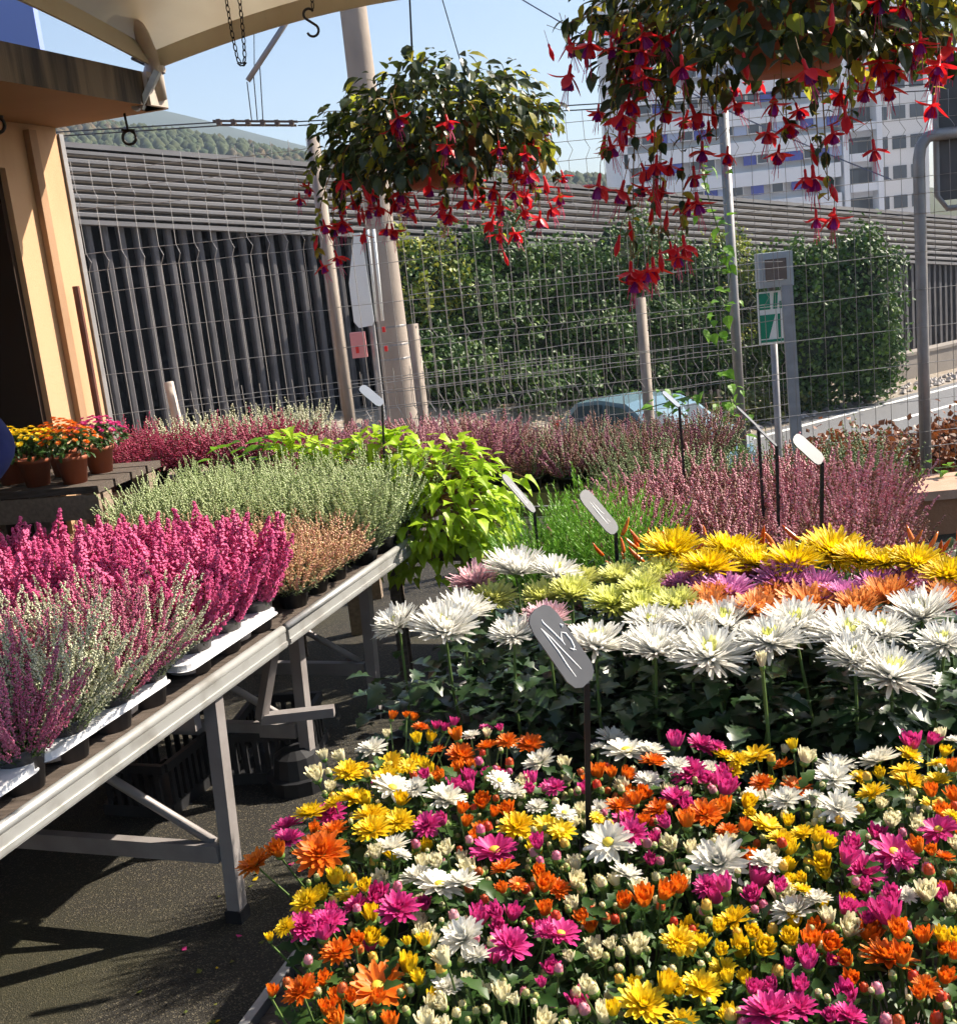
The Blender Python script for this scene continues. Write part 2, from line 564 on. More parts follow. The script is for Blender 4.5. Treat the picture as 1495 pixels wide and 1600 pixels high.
# ------------------------------------------------------------------ hills
def hill(name, y0, depth, prof, m, label, rough_):
    mb = MB()
    n, k = 60, 10
    x0, x1 = prof[0][0], prof[-1][0]
    def zt(x):
        for (a, za), (b, zb) in zip(prof, prof[1:]):
            if a <= x <= b:
                t = (x - a) / (b - a)
                return za + (zb - za) * t
        return prof[-1][1]
    vs = []
    for j in range(k + 1):
        for i in range(n + 1):
            x = x0 + (x1 - x0) * i / n
            t = j / k
            z = zt(x) * math.sin(min(1, t * 1.25) * math.pi / 2) if t < .8 else zt(x) * (1 - (t - .8) * 2)
            z += rough_ * noise.noise(Vector((x * .02, t * 5, 3.1))) * min(1, t * 2)
            vs.append((x, y0 + depth * (t - .8), z - 2.5))
    fs = [(j * (n + 1) + i, j * (n + 1) + i + 1, (j + 1) * (n + 1) + i + 1, (j + 1) * (n + 1) + i) for j in range(k) for i in range(n)]
    mb.add(vs, fs)
    o = mb.build(name, [m], smooth=True)
    tag(o, label, None, None, 'structure')
    return zt
zt1 = hill('hill', 250, 130, [(-240, 62), (-150, 50), (-110, 45.5), (-78, 41), (-50, 35.0), (-26, 28), (20, 19), (90, 10), (150, 3)], 'hill_ground',
           'wooded green hillside behind the ribbed barrier roof', 2.0)
hill('far_hill', 700, 260, [(-520, 150), (-300, 130), (-215, 118), (-162, 112), (-120, 97), (-73, 80), (-20, 62), (80, 34), (180, 14), (260, 2)], 'hill_far',
     'hazy blue mountain ridge rising behind the wooded hill', 2.5)
mb = MB()
for i in range(5200):
    x = U(-150, 40)
    t = U(.25, .86)
    y = 250 + 130 * (t - .8)
    z = zt1(x) * math.sin(min(1, t * 1.25) * math.pi / 2) - 3
    r = U(.7, 1.5)
    m_ = 1 if noise.noise(Vector((x * .05, t * 6, 0))) + U(-.3, .3) > .32 else 0
    a0 = U(0, 6)
    vs = []
    for (rr, zz) in ((.75, 0), (1.0, .8), (.6, 1.6)):
        for q in range(5):
            a = a0 + q * 1.2566 + zz
            vs.append((x + r * rr * math.cos(a) * U(.75, 1.2), y + r * rr * math.sin(a), z + zz * r * U(.85, 1.15)))
    vs.append((x, y, z + 2.1 * r))
    fs = [(l * 5 + q, l * 5 + (q + 1) % 5, (l + 1) * 5 + (q + 1) % 5, (l + 1) * 5 + q) for l in range(2) for q in range(5)]
    fs += [(10 + q, 10 + (q + 1) % 5, 15) for q in range(5)]
    mb.add(vs, fs, m_)
tag(mb.build('forest', ['hill_green', 'hill_rust'], None, True), 'mixed autumn forest covering the near hillside', 'forest', None, 'stuff')

# ------------------------------------------------------------------ noise barrier (dark slats under a ribbed roof)
def zt_b(s): return 3.93 - s * .108
def zb_b(s): return 2.86 - s * .112
bar = thing('noise_barrier', 'long dark slatted barrier with a grey ribbed metal roof behind the fence', 'barrier', BR(0, 0, 0))
bi = Matrix.Translation(-BR(0, 0, 0))
def bl(p): return tuple(Vector(p) - BR(0, 0, 0))
SL = MB()
SL.beam((0, 0, 0), (0, 0, 1), .125, .09, up=BX)
for k in range(44):
    s = -3.4 + k * .225
    z0, z1 = -1.7, zb_b(s)
    me = MB()
    prof = [(-.045, -.07), (-.045, .03), (-.026, .055), (.026, .055), (.045, .03), (.045, -.07)]
    vs = [bl(BR(s + a, b, z)) for z in (z0, z1) for a, b in prof]
    me.add(vs, [(i, (i + 1) % 6, 6 + (i + 1) % 6, 6 + i) for i in range(6)] + [(6, 7, 8, 9, 10, 11)])
    me.build('slat', ['barrier_slat'], bar)
me = MB()
for k in range(175):
    s = -3.4 + (44 + k) * .225
    me.beam(bl(BR(s, 0, -1.7)), bl(BR(s, 0, zb_b(s))), .125, .09, up=BX)
tag(me.build('slat_run', ['barrier_slat'], bar), None, None, None, 'stuff')
me = MB()
me.quad(bl(BR(-4, -.3, -1.8)), bl(BR(46, -.3, -1.8)), bl(BR(46, -.3, zb_b(46))), bl(BR(-4, -.3, zb_b(-4))))
me.build('backing', ['barrier_back'], bar)
NR = 8
for k in range(NR):
    me = MB()
    vs = []
    for s in [-4 + 2.5 * i for i in range(21)]:
        z0, z1 = zb_b(s), zt_b(s)
        h = (z1 - z0) / NR
        zc = z0 + h * (k + .5)
        dd = .12 - .11 * k
        for a, b in ((-.50 * h, -.16), (-.26 * h, -.16), (-.25 * h, .03), (-.16 * h, .07), (.14 * h, .07), (.25 * h, .02), (.26 * h, -.16), (.50 * h, -.16)):
            vs.append(bl(BR(s, dd + b, zc + a)))
    nn = 8
    fs = [(i * nn + j, (i + 1) * nn + j, (i + 1) * nn + j + 1, i * nn + j + 1) for i in range(20) for j in range(nn - 1)]
    me.add(vs, fs)
    me.build('roof_rib', ['roof_metal'], bar)
me = MB()
for s0, s1 in ((-4, 20), (20, 46)):
    me.beam(bl(BR(s0, .14 - .11 * NR, zt_b(s0) + .03)), bl(BR(s1, .14 - .11 * NR, zt_b(s1) + .03)), .3, .07)
    me.beam(bl(BR(s0, .10, zb_b(s0) - .03)), bl(BR(s1, .10, zb_b(s1) - .03)), .16, .06)
me.build('roof_edge', ['roof_metal'], bar)

# ------------------------------------------------------------------ apartment block
ap = thing('apartment_block', 'white apartment block with blue window panels and dark balconies behind the barrier', 'building', (29, 110, -2))
AW, FH = 24.0, 2.75
x0 = -12.0
mb = MB()
NF = 10
H0 = 1.2
for f in range(NF + 1):
    z = H0 + f * FH
    mb.box((-1.9, 6.2, z - .1 - .55), (AW - 3.8, 12, 1.3))        # spandrel bands
    mb.box((10.6, 6.9, z - .35), (3.0, 10.6, .6))
mb.box((-1.9, 6.9, H0 + NF * FH / 2), (AW - 4.2, 11, NF * FH))
for xx in (-12 + .15, 8.75, 12 - .15):
    mb.box((xx, 6.2 if xx < 9 else 6.0, H0 + NF * FH / 2), (.5, 12, NF * FH))
mb.box((0, 6.2, H0 - 3), (AW + .2, 12.2, 5))
mb.build('wall', ['building_white'], ap)
mb = MB()
mb.box((14.9, 8.4, H0 + NF * FH / 2 - 2), (5.4, 11, NF * FH + 5))
mb.build('side_wing', ['building_side'], ap)
win = {}
def wmesh(w, h, key):
    if (w, h, key) not in win:
        m_ = MB()
        m_.box((0, 0, 0), (w, .12, h))
        win[(w, h, key)] = m_.mesh('window_panel', [key])
    return win[(w, h, key)]
fr = MB()
for a, b in ((-.55, 0), (.55, 0), (0, -.62), (0, .62)):
    fr.box((a, 0, b), (.08 if b == 0 else 1.18, .16, 1.24 if b == 0 else .08))
frm = fr.mesh('window_frame', ['building_side'])
rr = random.Random(5)
for f in range(0, 9):
    z = H0 + f * FH + 1.27
    x = x0 + 1.1
    while x < 8.2:
        kind = rr.choice(['panel_blue', 'panel_blue', 'glass_dark', 'glass_dark', 'glass_dark', 'panel_pale'])
        w = 1.18
        o = obj('window' if kind == 'glass_dark' else 'window_panel', wmesh(w, 1.34, kind), ap, (x, .52 if kind != 'panel_blue' else .46, z))
        if kind == 'glass_dark':
            obj('window_frame', frm, o, (0, -.03, 0))
        x += 1.24 if rr.random() < .75 else 1.9
    o = obj('balcony_recess', wmesh(2.9, 1.5, 'balcony_dark'), ap, (10.55, 1.7, z))
    mb = MB()
    mb.box((10.55, .2, z - 1.05), (3.0, .12, .75))
    mb.build('balcony_rail', ['building_white'], ap)
    obj('window', wmesh(1.0, 1.2, 'glass_dark'), ap, (9.8, 1.62, z))
    for q in range(3):
        obj('window', wmesh(1.3, 1.2, 'glass_dark'), ap, (13.0 + q * 1.75, 2.87, z + .1))

# blue panel on the roof

# ------------------------------------------------------------------ market building with canopy slab
WD, WNm = Vector((.32, .947, 0)), Vector((.947, -.32, 0))
def WP(t, n, z): return Vector((-1.77, 5.62, 0)) - WD * t + WNm * n + Vector((0, 0, z))
wrz = math.atan2(WD.y, WD.x)
bld = thing('market_building', 'orange plastered building with a weathered concrete canopy slab and dark doorway', 'building', WP(0, 0, 0))
def wl(t, n, z): return tuple(WP(t, n, z) - WP(0, 0, 0))
def wbox(name, t0, t1, n0, n1, z0, z1, m):
    mb_ = MB()
    mb_.box(wl((t0 + t1) / 2, (n0 + n1) / 2, (z0 + z1) / 2), (abs(t1 - t0), abs(n1 - n0), z1 - z0), rz=wrz)
    return mb_.build(name, [m], bld)
wbox('wall_pier', 0, .40, -.35, 0, 0, 2.53, 'plaster')
wbox('wall_pier', 2.6, 5.2, -.35, 0, 0, 2.53, 'plaster')
wbox('lintel', .40, 2.6, -.35, 0, 2.33, 2.53, 'plaster')
wbox('rear_wall', -.0, .35, -4.0, -.352, 0, 2.53, 'plaster_trim')
dr = wbox('doorway', .0, 5.2, -2.4, -2.2, 0, 2.53, 'interior_shade')
wbox('reveal_panel', .402, .43, -1.6, -.03, 0, 2.32, 'interior_shade')  # added dark sheet, painted shade inside the door opening
wbox('room_ceiling', .36, 5.2, -2.2, -.36, 2.4, 2.52, 'interior_shade')
# slab: outer edge 0.6 beyond the wall
sb = MB()
c = [wl(-.02 - .0, .60, 0), wl(5.4, .60, 0), wl(5.4, -4.2, 0), wl(-.02, -4.2, 0)]
zb0, zt0 = 2.53, 2.672
vs = [(p[0], p[1], z) for z in (zb0, zt0) for p in c]
sb.add(vs, [(0, 1, 5, 4), (1, 2, 6, 5), (2, 3, 7, 6), (3, 0, 4, 7)], 0)
sb.add(vs, [(3, 2, 1, 0)], 1)
sb.add(vs, [(4, 5, 6, 7)], 0)
sb.build('canopy_slab', ['fascia', 'soffit'], bld)
wbox('wall_trim', .19, .24, .003, .035, 0, 2.5, 'plaster_trim')
mb = MB()
mb.tube([wl(.125, .05, .0), wl(.125, .05, 1.80)], .017, 8)
mb.build('drain_pipe', ['rust_pipe'], bld)
wbox('corner_trim', -.035, -.004, -.05, .012, 0, 2.5, 'post_grey')
def eyebolt(t, n):
    mb_ = MB()
    p = Vector(wl(t, n, 2.53))
    mb_.tube([p + Vector((0, 0, .0)), p + Vector((.004, 0, -.075))], .006, 6)
    q = p + Vector((.005, 0, -.105))
    mb_.tube([q + Vector((.030 * math.cos(a), 0, .030 * math.sin(a))) for a in [2 * math.pi * i / 14 for i in range(15)]], .007, 6)
    mb_.tube([q + Vector((-.03, 0, .035)), q + Vector((.03, 0, .028))], .006, 5)
    mb_.build('eye_bolt', ['iron'], bld, smooth=True)
eyebolt(.86, .36); eyebolt(.06, .42)
bt = thing('blue_board', 'large plain blue board standing on top of the concrete canopy slab', 'board', WP(.5, -1.1, 2.675))
mb = MB(); mb.box((0, 0, .75), (.03, 2.94, 1.5), rz=wrz); mb.v = [(v[0], v[1], v[2] + .0) for v in mb.v]; mb.build('board_panel', ['blue_tower'], bt)
for k in (-1.2, 1.2):
    mb = MB(); mb.box(tuple(WNm * k - WD * .05), (.04, .04, .02), rz=wrz); mb.build('foot', ['iron'], bt)

# ------------------------------------------------------------------ awning
aw = thing('tensile_awning', 'cream fabric awning stretched over the stall from a corner mast', 'awning', (-1.21, 5.42, 2.5))
A0 = Vector((-1.21, 5.40, 2.77))
e1, e2 = Vector((.948, -.317, 0)), Vector((.317, .948, 0))
LW, LD = 2.2, 4.6
def aw_pt(a, b):
    # a along e1 0..1, b towards the viewer 0..1; edges scalloped inwards, middle lifted
    sag = .16 * math.sin(math.pi * a)
    sag2 = .30 * math.sin(math.pi * b)
    aa = a + (sag2 / LW) * (1 - 2 * a)
    bb = b + (sag / LD) * (1 - 2 * b)
    z = 1.0 * math.sin(math.pi * min(1, max(0, a))) ** .9 * math.sin(math.pi * b) ** .8
    z += .06 * math.sin(math.pi * a) * (1 - b) + .32 * b * (1 - a) * 0
    return A0 + e1 * (aa * LW) - e2 * (bb * LD) + Vector((0, 0, z + .20 * b)) - Vector((-1.21, 5.42, 2.5))
mb = MB()
n = 28
vs = [tuple(aw_pt(i / n, j / n)) for j in range(n + 1) for i in range(n + 1)]
fs = [(j * (n + 1) + i, j * (n + 1) + i + 1, (j + 1) * (n + 1) + i + 1, (j + 1) * (n + 1) + i) for j in range(n) for i in range(n)]
mb.add(vs, fs)
mb.build('membrane', ['awning'], aw, smooth=True)
mb = MB()
nz = Vector((0, 0, -1))
for line in ([aw_pt(i / n, 0) for i in range(n + 1)], [aw_pt(0, i / n) for i in range(n + 1)], [aw_pt(1, i / n) for i in range(n + 1)]):
    for p, q in zip(line, line[1:]):
        mb.beam(p + Vector((0, 0, -.035)), q + Vector((0, 0, -.035)), .012, .075)
mb.build('hem', ['awning'], aw)
mb = MB()
mb.tube([(0.0, -.05, .06), (.0, -.10, .24), (.02, -.50, .42), (.05, -.98, .52)], .033, 12)
mb.build('mast', ['pole_cream'], aw, smooth=True)
mb = MB()
mb.box((-.05, -.06, .10), (.14, .11, .14), rz=wrz)
mb.lathe([(.045, 0), (.05, .015), (.045, .03)], 12, (0, -.06, .17))
mb.build('mast_bracket', ['pole_cream'], aw)
mb = MB()
mb.beam((-.07, -.14, .02), (.03, -.14, .165), .025, .04, up=(0, 1, 0))
mb.tube([(-.085, -.13, .03), (-.085, -.16, .03)], .02, 10)
mb.build('strut', ['galv'], aw)
mb = MB()
for a, b in ((.045, .17), (-.045, .17)):
    mb.tube([(a, -.02, .22), (a * 2.2, -.02, .25), tuple(aw_pt(.02 if a > 0 else 0, 0 if a > 0 else .02))], .008, 6)
mb.build('clamp', ['iron'], aw)
# overhead tube that carries the baskets
mb = MB()
mb.tube([Vector((-1.9, 2.95, 2.98)), Vector((1.05, 1.96, 2.98))], .02, 10)
tag(mb.build('hanging_rail', ['galv'], None, smooth=True), 'round metal rail above the stall from which the baskets hang', 'rail')

def chain(name, pts, label, link=.026):
    mb_ = MB()
    k = 0
    for p, q in zip(pts, pts[1:]):
        p, q = Vector(p), Vector(q)
        d = (q - p); L = d.length; d.normalize()
        nl = max(1, int(L / (link * .78)))
        for i in range(nl):
            cc = p + d * (L * (i + .5) / nl)
            x = d.orthogonal().normalized()
            y = d.cross(x)
            side = x if k % 2 else y
            ring = []
            for j in range(9):
                a = 2 * math.pi * j / 8
                ring.append(cc + d * (link * .5 * math.cos(a)) + side * (link * .26 * math.sin(a)))
            mb_.tube(ring, .0022, 4, caps=False)
            k += 1
    return tag(mb_.build(name, ['iron']), label, 'chain')
ch = []
for i in range(9):
    t = i / 8
    ch.append((-.672 + .052 * t, 4.2, 2.80 - .33 * (1 - (2 * t - 1) ** 4) - .01 * math.sin(t * 3)))
chain('hanging_chain', ch, 'looped black chain hanging below the awning edge')
chain('hook_chain', [(-.372, 4.2, 2.85), (-.378, 4.2, 2.615)], 'short black chain carrying the S hook')
mb = MB()
pts = []
for i in range(11):
    a = math.pi * (.15 + 1.1 * i / 10)
    pts.append(Vector((-.395 + .018 * math.cos(a) * 1, 4.2, 2.598 + .018 * math.sin(a))))
pts2 = []
for i in range(11):
    a = math.pi * (.25 - 1.15 * i / 10)
    pts2.append(Vector((-.388 + .020 * math.cos(a), 4.2, 2.545 + .020 * math.sin(a))))
mb.tube(pts + pts2, .0045, 6)
tag(mb.build('hook', ['iron'], None, smooth=True), 'empty black S hook dangling under the awning', 'hook')

# ------------------------------------------------------------------ overhead line gear
cg = thing('overhead_line_hanger', 'overhead wire hanger with slanted arm and dark section insulator against the sky', 'line hanger', (-1.33, 9, 2.94))
def cl(x, y, z): return (x + 1.33, y - 9, z - 2.94)
mb = MB(); mb.tube([cl(-.86, 9, 3.76), cl(-1.36, 9, 3.21)], .022, 8); mb.build('arm', ['post_grey'], cg, smooth=True)
mb = MB()
for xx in (-1.41, -1.34, -1.27):
    mb.tube([cl(-1.31 + (xx + 1.34) * .8, 9, 3.265 + (xx + 1.34) * .88), cl(-1.33 + (xx + 1.34) * .6, 9, 2.92)], .005, 4)
mb.tube([cl(-1.30, 9, 3.28), cl(-1.22, 9, 3.85)], .004, 4)
mb.build('dropper', ['cable'], cg)
mb = MB()
mb.beam(cl(-1.66, 9, 2.955), cl(-1.03, 9, 2.885), .03, .014)
mb.beam(cl(-1.64, 9.05, 2.93), cl(-1.05, 9.05, 2.865), .03, .014)
for i in range(6):
    t = i / 5
    mb.box(cl(-1.62 + .54 * t, 9.025, 2.943 - .062 * t), (.03, .09, .04))
mb.build('section_insulator', ['insulator'], cg)
mb = MB()
mb.tube([(-14, 9.05, 3.50), (-1.64, 9.02, 2.945)], .006, 4)
mb.tube([(-14, 9.15, 3.44), (-1.64, 9.06, 2.925)], .006, 4)
mb.tube([(-1.04, 9.0, 2.885), (6, 10.5, 2.75), (14, 12, 2.9)], .006, 4)
mb.tube([(-1.04, 9.06, 2.865), (6, 10.6, 2.70), (14, 12.1, 2.85)], .006, 4)
tag(mb.build('contact_wire', ['cable']), 'pair of dark overhead contact wires crossing the sky', 'wire')
mb = MB()
mb.tube([Vector((.12, 9, 4.0)) + Vector((3.3, 0, -2.0)) * (i / 10) + Vector((0, 0, -.12 * math.sin(math.pi * i / 10))) for i in range(11)], .006, 4)
tag(mb.build('span_cable', ['cable_blue']), 'thin blue cable slanting across the sky between the baskets', 'cable')

# concrete mast
mb = MB()
prof = []
for i in range(9):
    t = i / 8
    prof.append((.165 - .05 * t, -1.6 + 7.6 * t))
mb.lathe(prof + [(0, 6.0)], 20)
mast = mb.build('mast_pole', ['concrete'], None, smooth=True)
mast.location = (-.66, 11.5, 0)
tag(mast, 'tall tapering concrete mast standing behind the mesh fence', 'mast')
mb = MB()
for z in (1.0, 1.18, .86):
    mb.lathe([(.163 - .0065 * (z + 1.6), z), (.166 - .0065 * (z + 1.6), z + .005), (.166 - .0065 * (z + 1.6), z + .02), (.163 - .0065 * (z + 1.6), z + .025)], 20)
mb.build('strap_band', ['post_grey'], mast)

# white roadside marker next to the mast
sg = thing('marker_sign', 'tall white marker board with pink box below it beside the concrete mast', 'sign', (-.83, 10.8, -1.6))
def sg_(x, z, y=10.8): return (x + .83, y - 10.8, z + 1.6)
mb = MB()
pts = [(-.925, 1.24), (-.965, 1.30), (-.965, 1.66), (-.86, 2.10), (-.80, 2.10), (-.775, 1.29), (-.80, 1.25)]
k = len(pts)
mb.add([sg_(x, z) for x, z in pts] + [sg_(x, z, 10.84) for x, z in pts],
       [tuple(range(k - 1, -1, -1))] + [tuple(range(k, 2 * k))] + [(i, (i + 1) % k, k + (i + 1) % k, k + i) for i in range(k)])
mb.build('board', ['sign_white'], sg)
mb = MB()
for x in (-.755, -.70):
    mb.tube([sg_(x + .02, 2.12, 10.86), sg_(x, 1.28, 10.86)], .014, 8)
mb.build('white_tube', ['sign_white'], sg, smooth=True)
mb = MB(); mb.box(sg_(-.945, 1.085), (.14, .10, .235)); mb.build('pink_box', ['pink_box'], sg)
mb = MB(); mb.box(sg_(-.96, 1.045, 10.745), (.03, .008, .065)); mb.build('red_mark', ['red_lamp'], sg)
mb = MB(); mb.tube([sg_(-.83, -1.6, 10.86), sg_(-.80, 2.0, 10.86)], .03, 8); mb.build('post', ['post_grey'], sg)
mb = MB()
for z in (1.20, 1.02):
    mb.box(sg_(-.70, z, 10.84), (.03, .03, .05))
mb.build('red_lamp', ['red_lamp'], sg)

# ------------------------------------------------------------------ mesh fences
def mesh_panel(P, Q, z0, z1, zs_h, bends, step=.1, r=.0021, spike=.03, lean=0.0, jit=.004):
    """vertical wires with pressed V bends plus horizontal wires, as one welded mesh"""
    mb_ = MB()
    P, Q = Vector(P), Vector(Q)
    d = (Q - P); L = d.length; d.normalize()
    nrm = Vector((d.y, -d.x, 0))
    n_ = int(L / step)
    def off(z):
        o_ = 0
        for b_ in bends:
            o_ = max(o_, 1 - abs(z - b_) / .05)
        return max(0, o_) * .028
    for i in range(n_ + 1):
        p = P + d * (i * step + .02)
        zz = [z0]
        for b_ in sorted(bends):
            zz += [b_ - .05, b_, b_ + .05]
        zz.append(z1 + spike)
        pts = []
        for z in zz:
            pts.append(p + nrm * (off(z) + lean * (z - z0)) + d * (off(z) * .8 + U(-jit, jit)) + Vector((0, 0, z)))
        mb_.tube(pts, r, 3, caps=False)
    for z in zs_h:
        a = P + nrm * (off(z) + lean * (z - z0) + .004) + Vector((0, 0, z))
        b = Q + nrm * (off(z) + lean * (z - z0) + .004) + Vector((0, 0, z))
        seg = [a.lerp(b, i / 6) + Vector((0, 0, U(-.006, .006))) for i in range(7)]
        mb_.tube(seg, r * 1.05, 3, caps=False)
    return mb_
HZ = [.06, .31, .41, .62, .85, 1.08, 1.31, 1.54, 1.77, 1.89, 1.99, 2.23, 2.33, 2.43]
fx = thing('mesh_fence', 'tall galvanised wire mesh fence on slim posts behind the heathers', 'fence', (-2.08, 6.6, 0))
def fl(x, z=0.0, dy=0.0): return Vector((x + 2.08, fence_y(x) - 6.6 + dy, z))
for a, b in ((-2.05, -.72), (-.68, 1.64), (1.68, 4.6)):
    hz = [z * (1.0 if a < 1 else .97) for z in HZ]
    bs = [2.28, 1.94, .36] if a < 1 else [2.2, .36]
    mesh_panel(fl(a), fl(b), .02, 2.46 if a < 1 else 2.38, hz, bs).build('wire_panel', ['wire'], fx)
for x, h, m, r in ((-2.09, 2.52, 'pole_cream', .034), (-.70, 2.5, 'post_wood', .036), (1.66, 2.42, 'post_grey', .030), (4.62, 2.4, 'post_grey', .03)):
    mb = MB()
    mb.tube([fl(x, -.02, .045), fl(x + .0, h, .045)], r, 10)
    mb.build('post', [m], fx, smooth=True)
mb = MB()
mb.beam(fl(2.06, -.3, .2), fl(2.12, 1.36, .5), .07, .07)
mb.build('brace_post', ['post_grey'], fx)
mb = MB()
mb.tube([fl(-1.62, .6, -.15), fl(-1.66, 1.24, -.15)], .028, 8)
mb.build('stub_post', ['pole_cream'], fx, smooth=True)

lf = thing('low_mesh_fence', 'low weathered mesh fence with short posts behind the tall fence', 'fence', (0, 7.1, -.3))
def ll(x, y, z): return Vector((x, y - 7.1, z + .3))
mesh_panel(ll(-.28, 7.05, 0), ll(1.16, 7.25, 0), .3, 1.60, [.6, .8, 1.0, 1.15, 1.25, 1.35, 1.45, 1.57], [1.3, .9], .1, .0024).build('wire_panel', ['wire'], lf)
mesh_panel(ll(1.16, 7.25, 0), ll(2.1, 7.4, 0), .3, 1.56, [.6, .8, 1.0, 1.15, 1.25, 1.4, 1.52], [1.3, .9], .1, .0024).build('wire_panel', ['wire'], lf)
for x, y in ((-.275, 7.02), (1.15, 7.22)):
    mb = MB(); mb.tube([ll(x, y, -1.0), ll(x, y, 1.39)], .034, 8); mb.build('post', ['post_wood'], lf, smooth=True)
for i, (xa, ya, xb, yb, h, lean, lab) in enumerate([
        (-1.75, 6.95, .7, 7.15, 1.12, .12, 'spare mesh panel leaning behind the fence near the pale post'),
        (-.75, 7.2, 1.65, 7.32, 1.10, .2, 'spare mesh panel leaning behind the two short posts')]):
    o = mesh_panel(Vector((0, 0, 0)), Vector((xb - xa, yb - ya, 0)), 0, h + .3, [.3, .5, .7, .9, 1.0, h + .1, h + .2, h + .28], [h + .05, h - .3], .1, .0023, lean=lean).build('spare_mesh_panel', ['wire'])
    o.location = (xa, ya, -.3)
    tag(o, lab, 'mesh panel', 'spare mesh panels leaning behind the fence')

# rear of a road sign on its bent pipe
rs = thing('road_sign', 'back of a grey road sign on a thick bent steel pipe', 'road sign', (2.82, 6.98, -.05))
mb = MB()
pts = [(0, 0, 0), (0, 0, 1.0), (0, 0, 1.98), (0, 0, 2.08), (.012, 0, 2.15), (.05, 0, 2.2), (.10, 0, 2.21), (.30, 0, 2.21)]
mb.tube(pts, .035, 12)
mb.build('post', ['post_grey'], rs, smooth=True)
mb = MB(); mb.box((.42, .06, 2.22), (.56, .012, .78)); mb.build('panel', ['sign_back'], rs)
mb = MB()
c = [(.16, 2.56), (.12, 2.50), (.12, 1.86), (.18, 1.78), (.66, 1.78), (.72, 1.86), (.72, 2.50), (.66, 2.58), (.16, 2.56)]
mb.tube([(x, .035, z) for x, z in c], .018, 8)
mb.build('frame', ['post_grey'], rs, smooth=True)

# speed display box over a green motorway board
gs = thing('motorway_sign', 'green and white motorway board under a grey lamp box on a post', 'road sign', (2.20, 8.0, -1.6))
def g_(x, z, y=8.0): return (x - 2.20, y - 8.0, z + 1.6)
mb = MB(); mb.tube([g_(2.20, -1.6, 8.06), g_(2.20, 1.4, 8.06)], .026, 8); mb.build('post', ['post_grey'], gs, smooth=True)
mb = MB(); mb.box(g_(2.21, 1.45), (.235, .11, .235)); mb.box(g_(2.21, 1.45, 7.944), (.20, .012, .20)); lamp = mb.build('lamp_box', ['box_grey'], gs)
mb = MB(); mb.box(g_(2.205, 1.452, 7.932), (.145, .012, .145)); mb.build('screen', ['screen_brown'], lamp)
mb = MB(); mb.box(g_(2.205, 1.125, 8.01), (.24, .012, .36)); bd = mb.build('sign_board', ['sign_white'], gs)
mb = MB()
def gp(pl, y=8.0):
    mb.add([g_(2.205 + a * .24, 1.125 + b * .36, y) for a, b in pl], [tuple(range(len(pl)))])
gp([(-.46, .16), (-.14, .16), (-.14, .47), (-.46, .47)]); gp([(-.06, .16), (.06, .16), (.10, .47), (-.02, .47)])
gp([(.12, .16), (.2, .16), (.2, .30), (.13, .30)]); gp([(.28, .16), (.46, .16), (.46, .47), (.22, .47)])
gp([(-.46, .06), (.0, .06), (-.22, -.40), (-.46, -.40)]); gp([(.06, -.40), (.14, -.40), (.14, .06), (.06, .06)])
gp([(.22, .06), (.46, .06), (.46, .0), (.22, .0)]); gp([(-.46, -.47), (.46, -.47), (.46, -.42), (-.46, -.42)])
mb.build('pictogram', ['sign_green'], bd)

# low terracotta wall and kerb shelf
tw = thing('terracotta_wall', 'low terracotta planter wall with pale coping at the fence foot', 'wall', (2.9, 6.2, 0))
mb = MB(); mb.beam((-.72, 0.0, -.1), (3, -.3, -.1), .36, .6); mb.build('wall_body', ['terra_wall'], tw)
mb = MB(); mb.beam((-.75, 0.02, .225), (3, -.28, .225), .44, .05); mb.build('coping', ['terra_top'], tw)

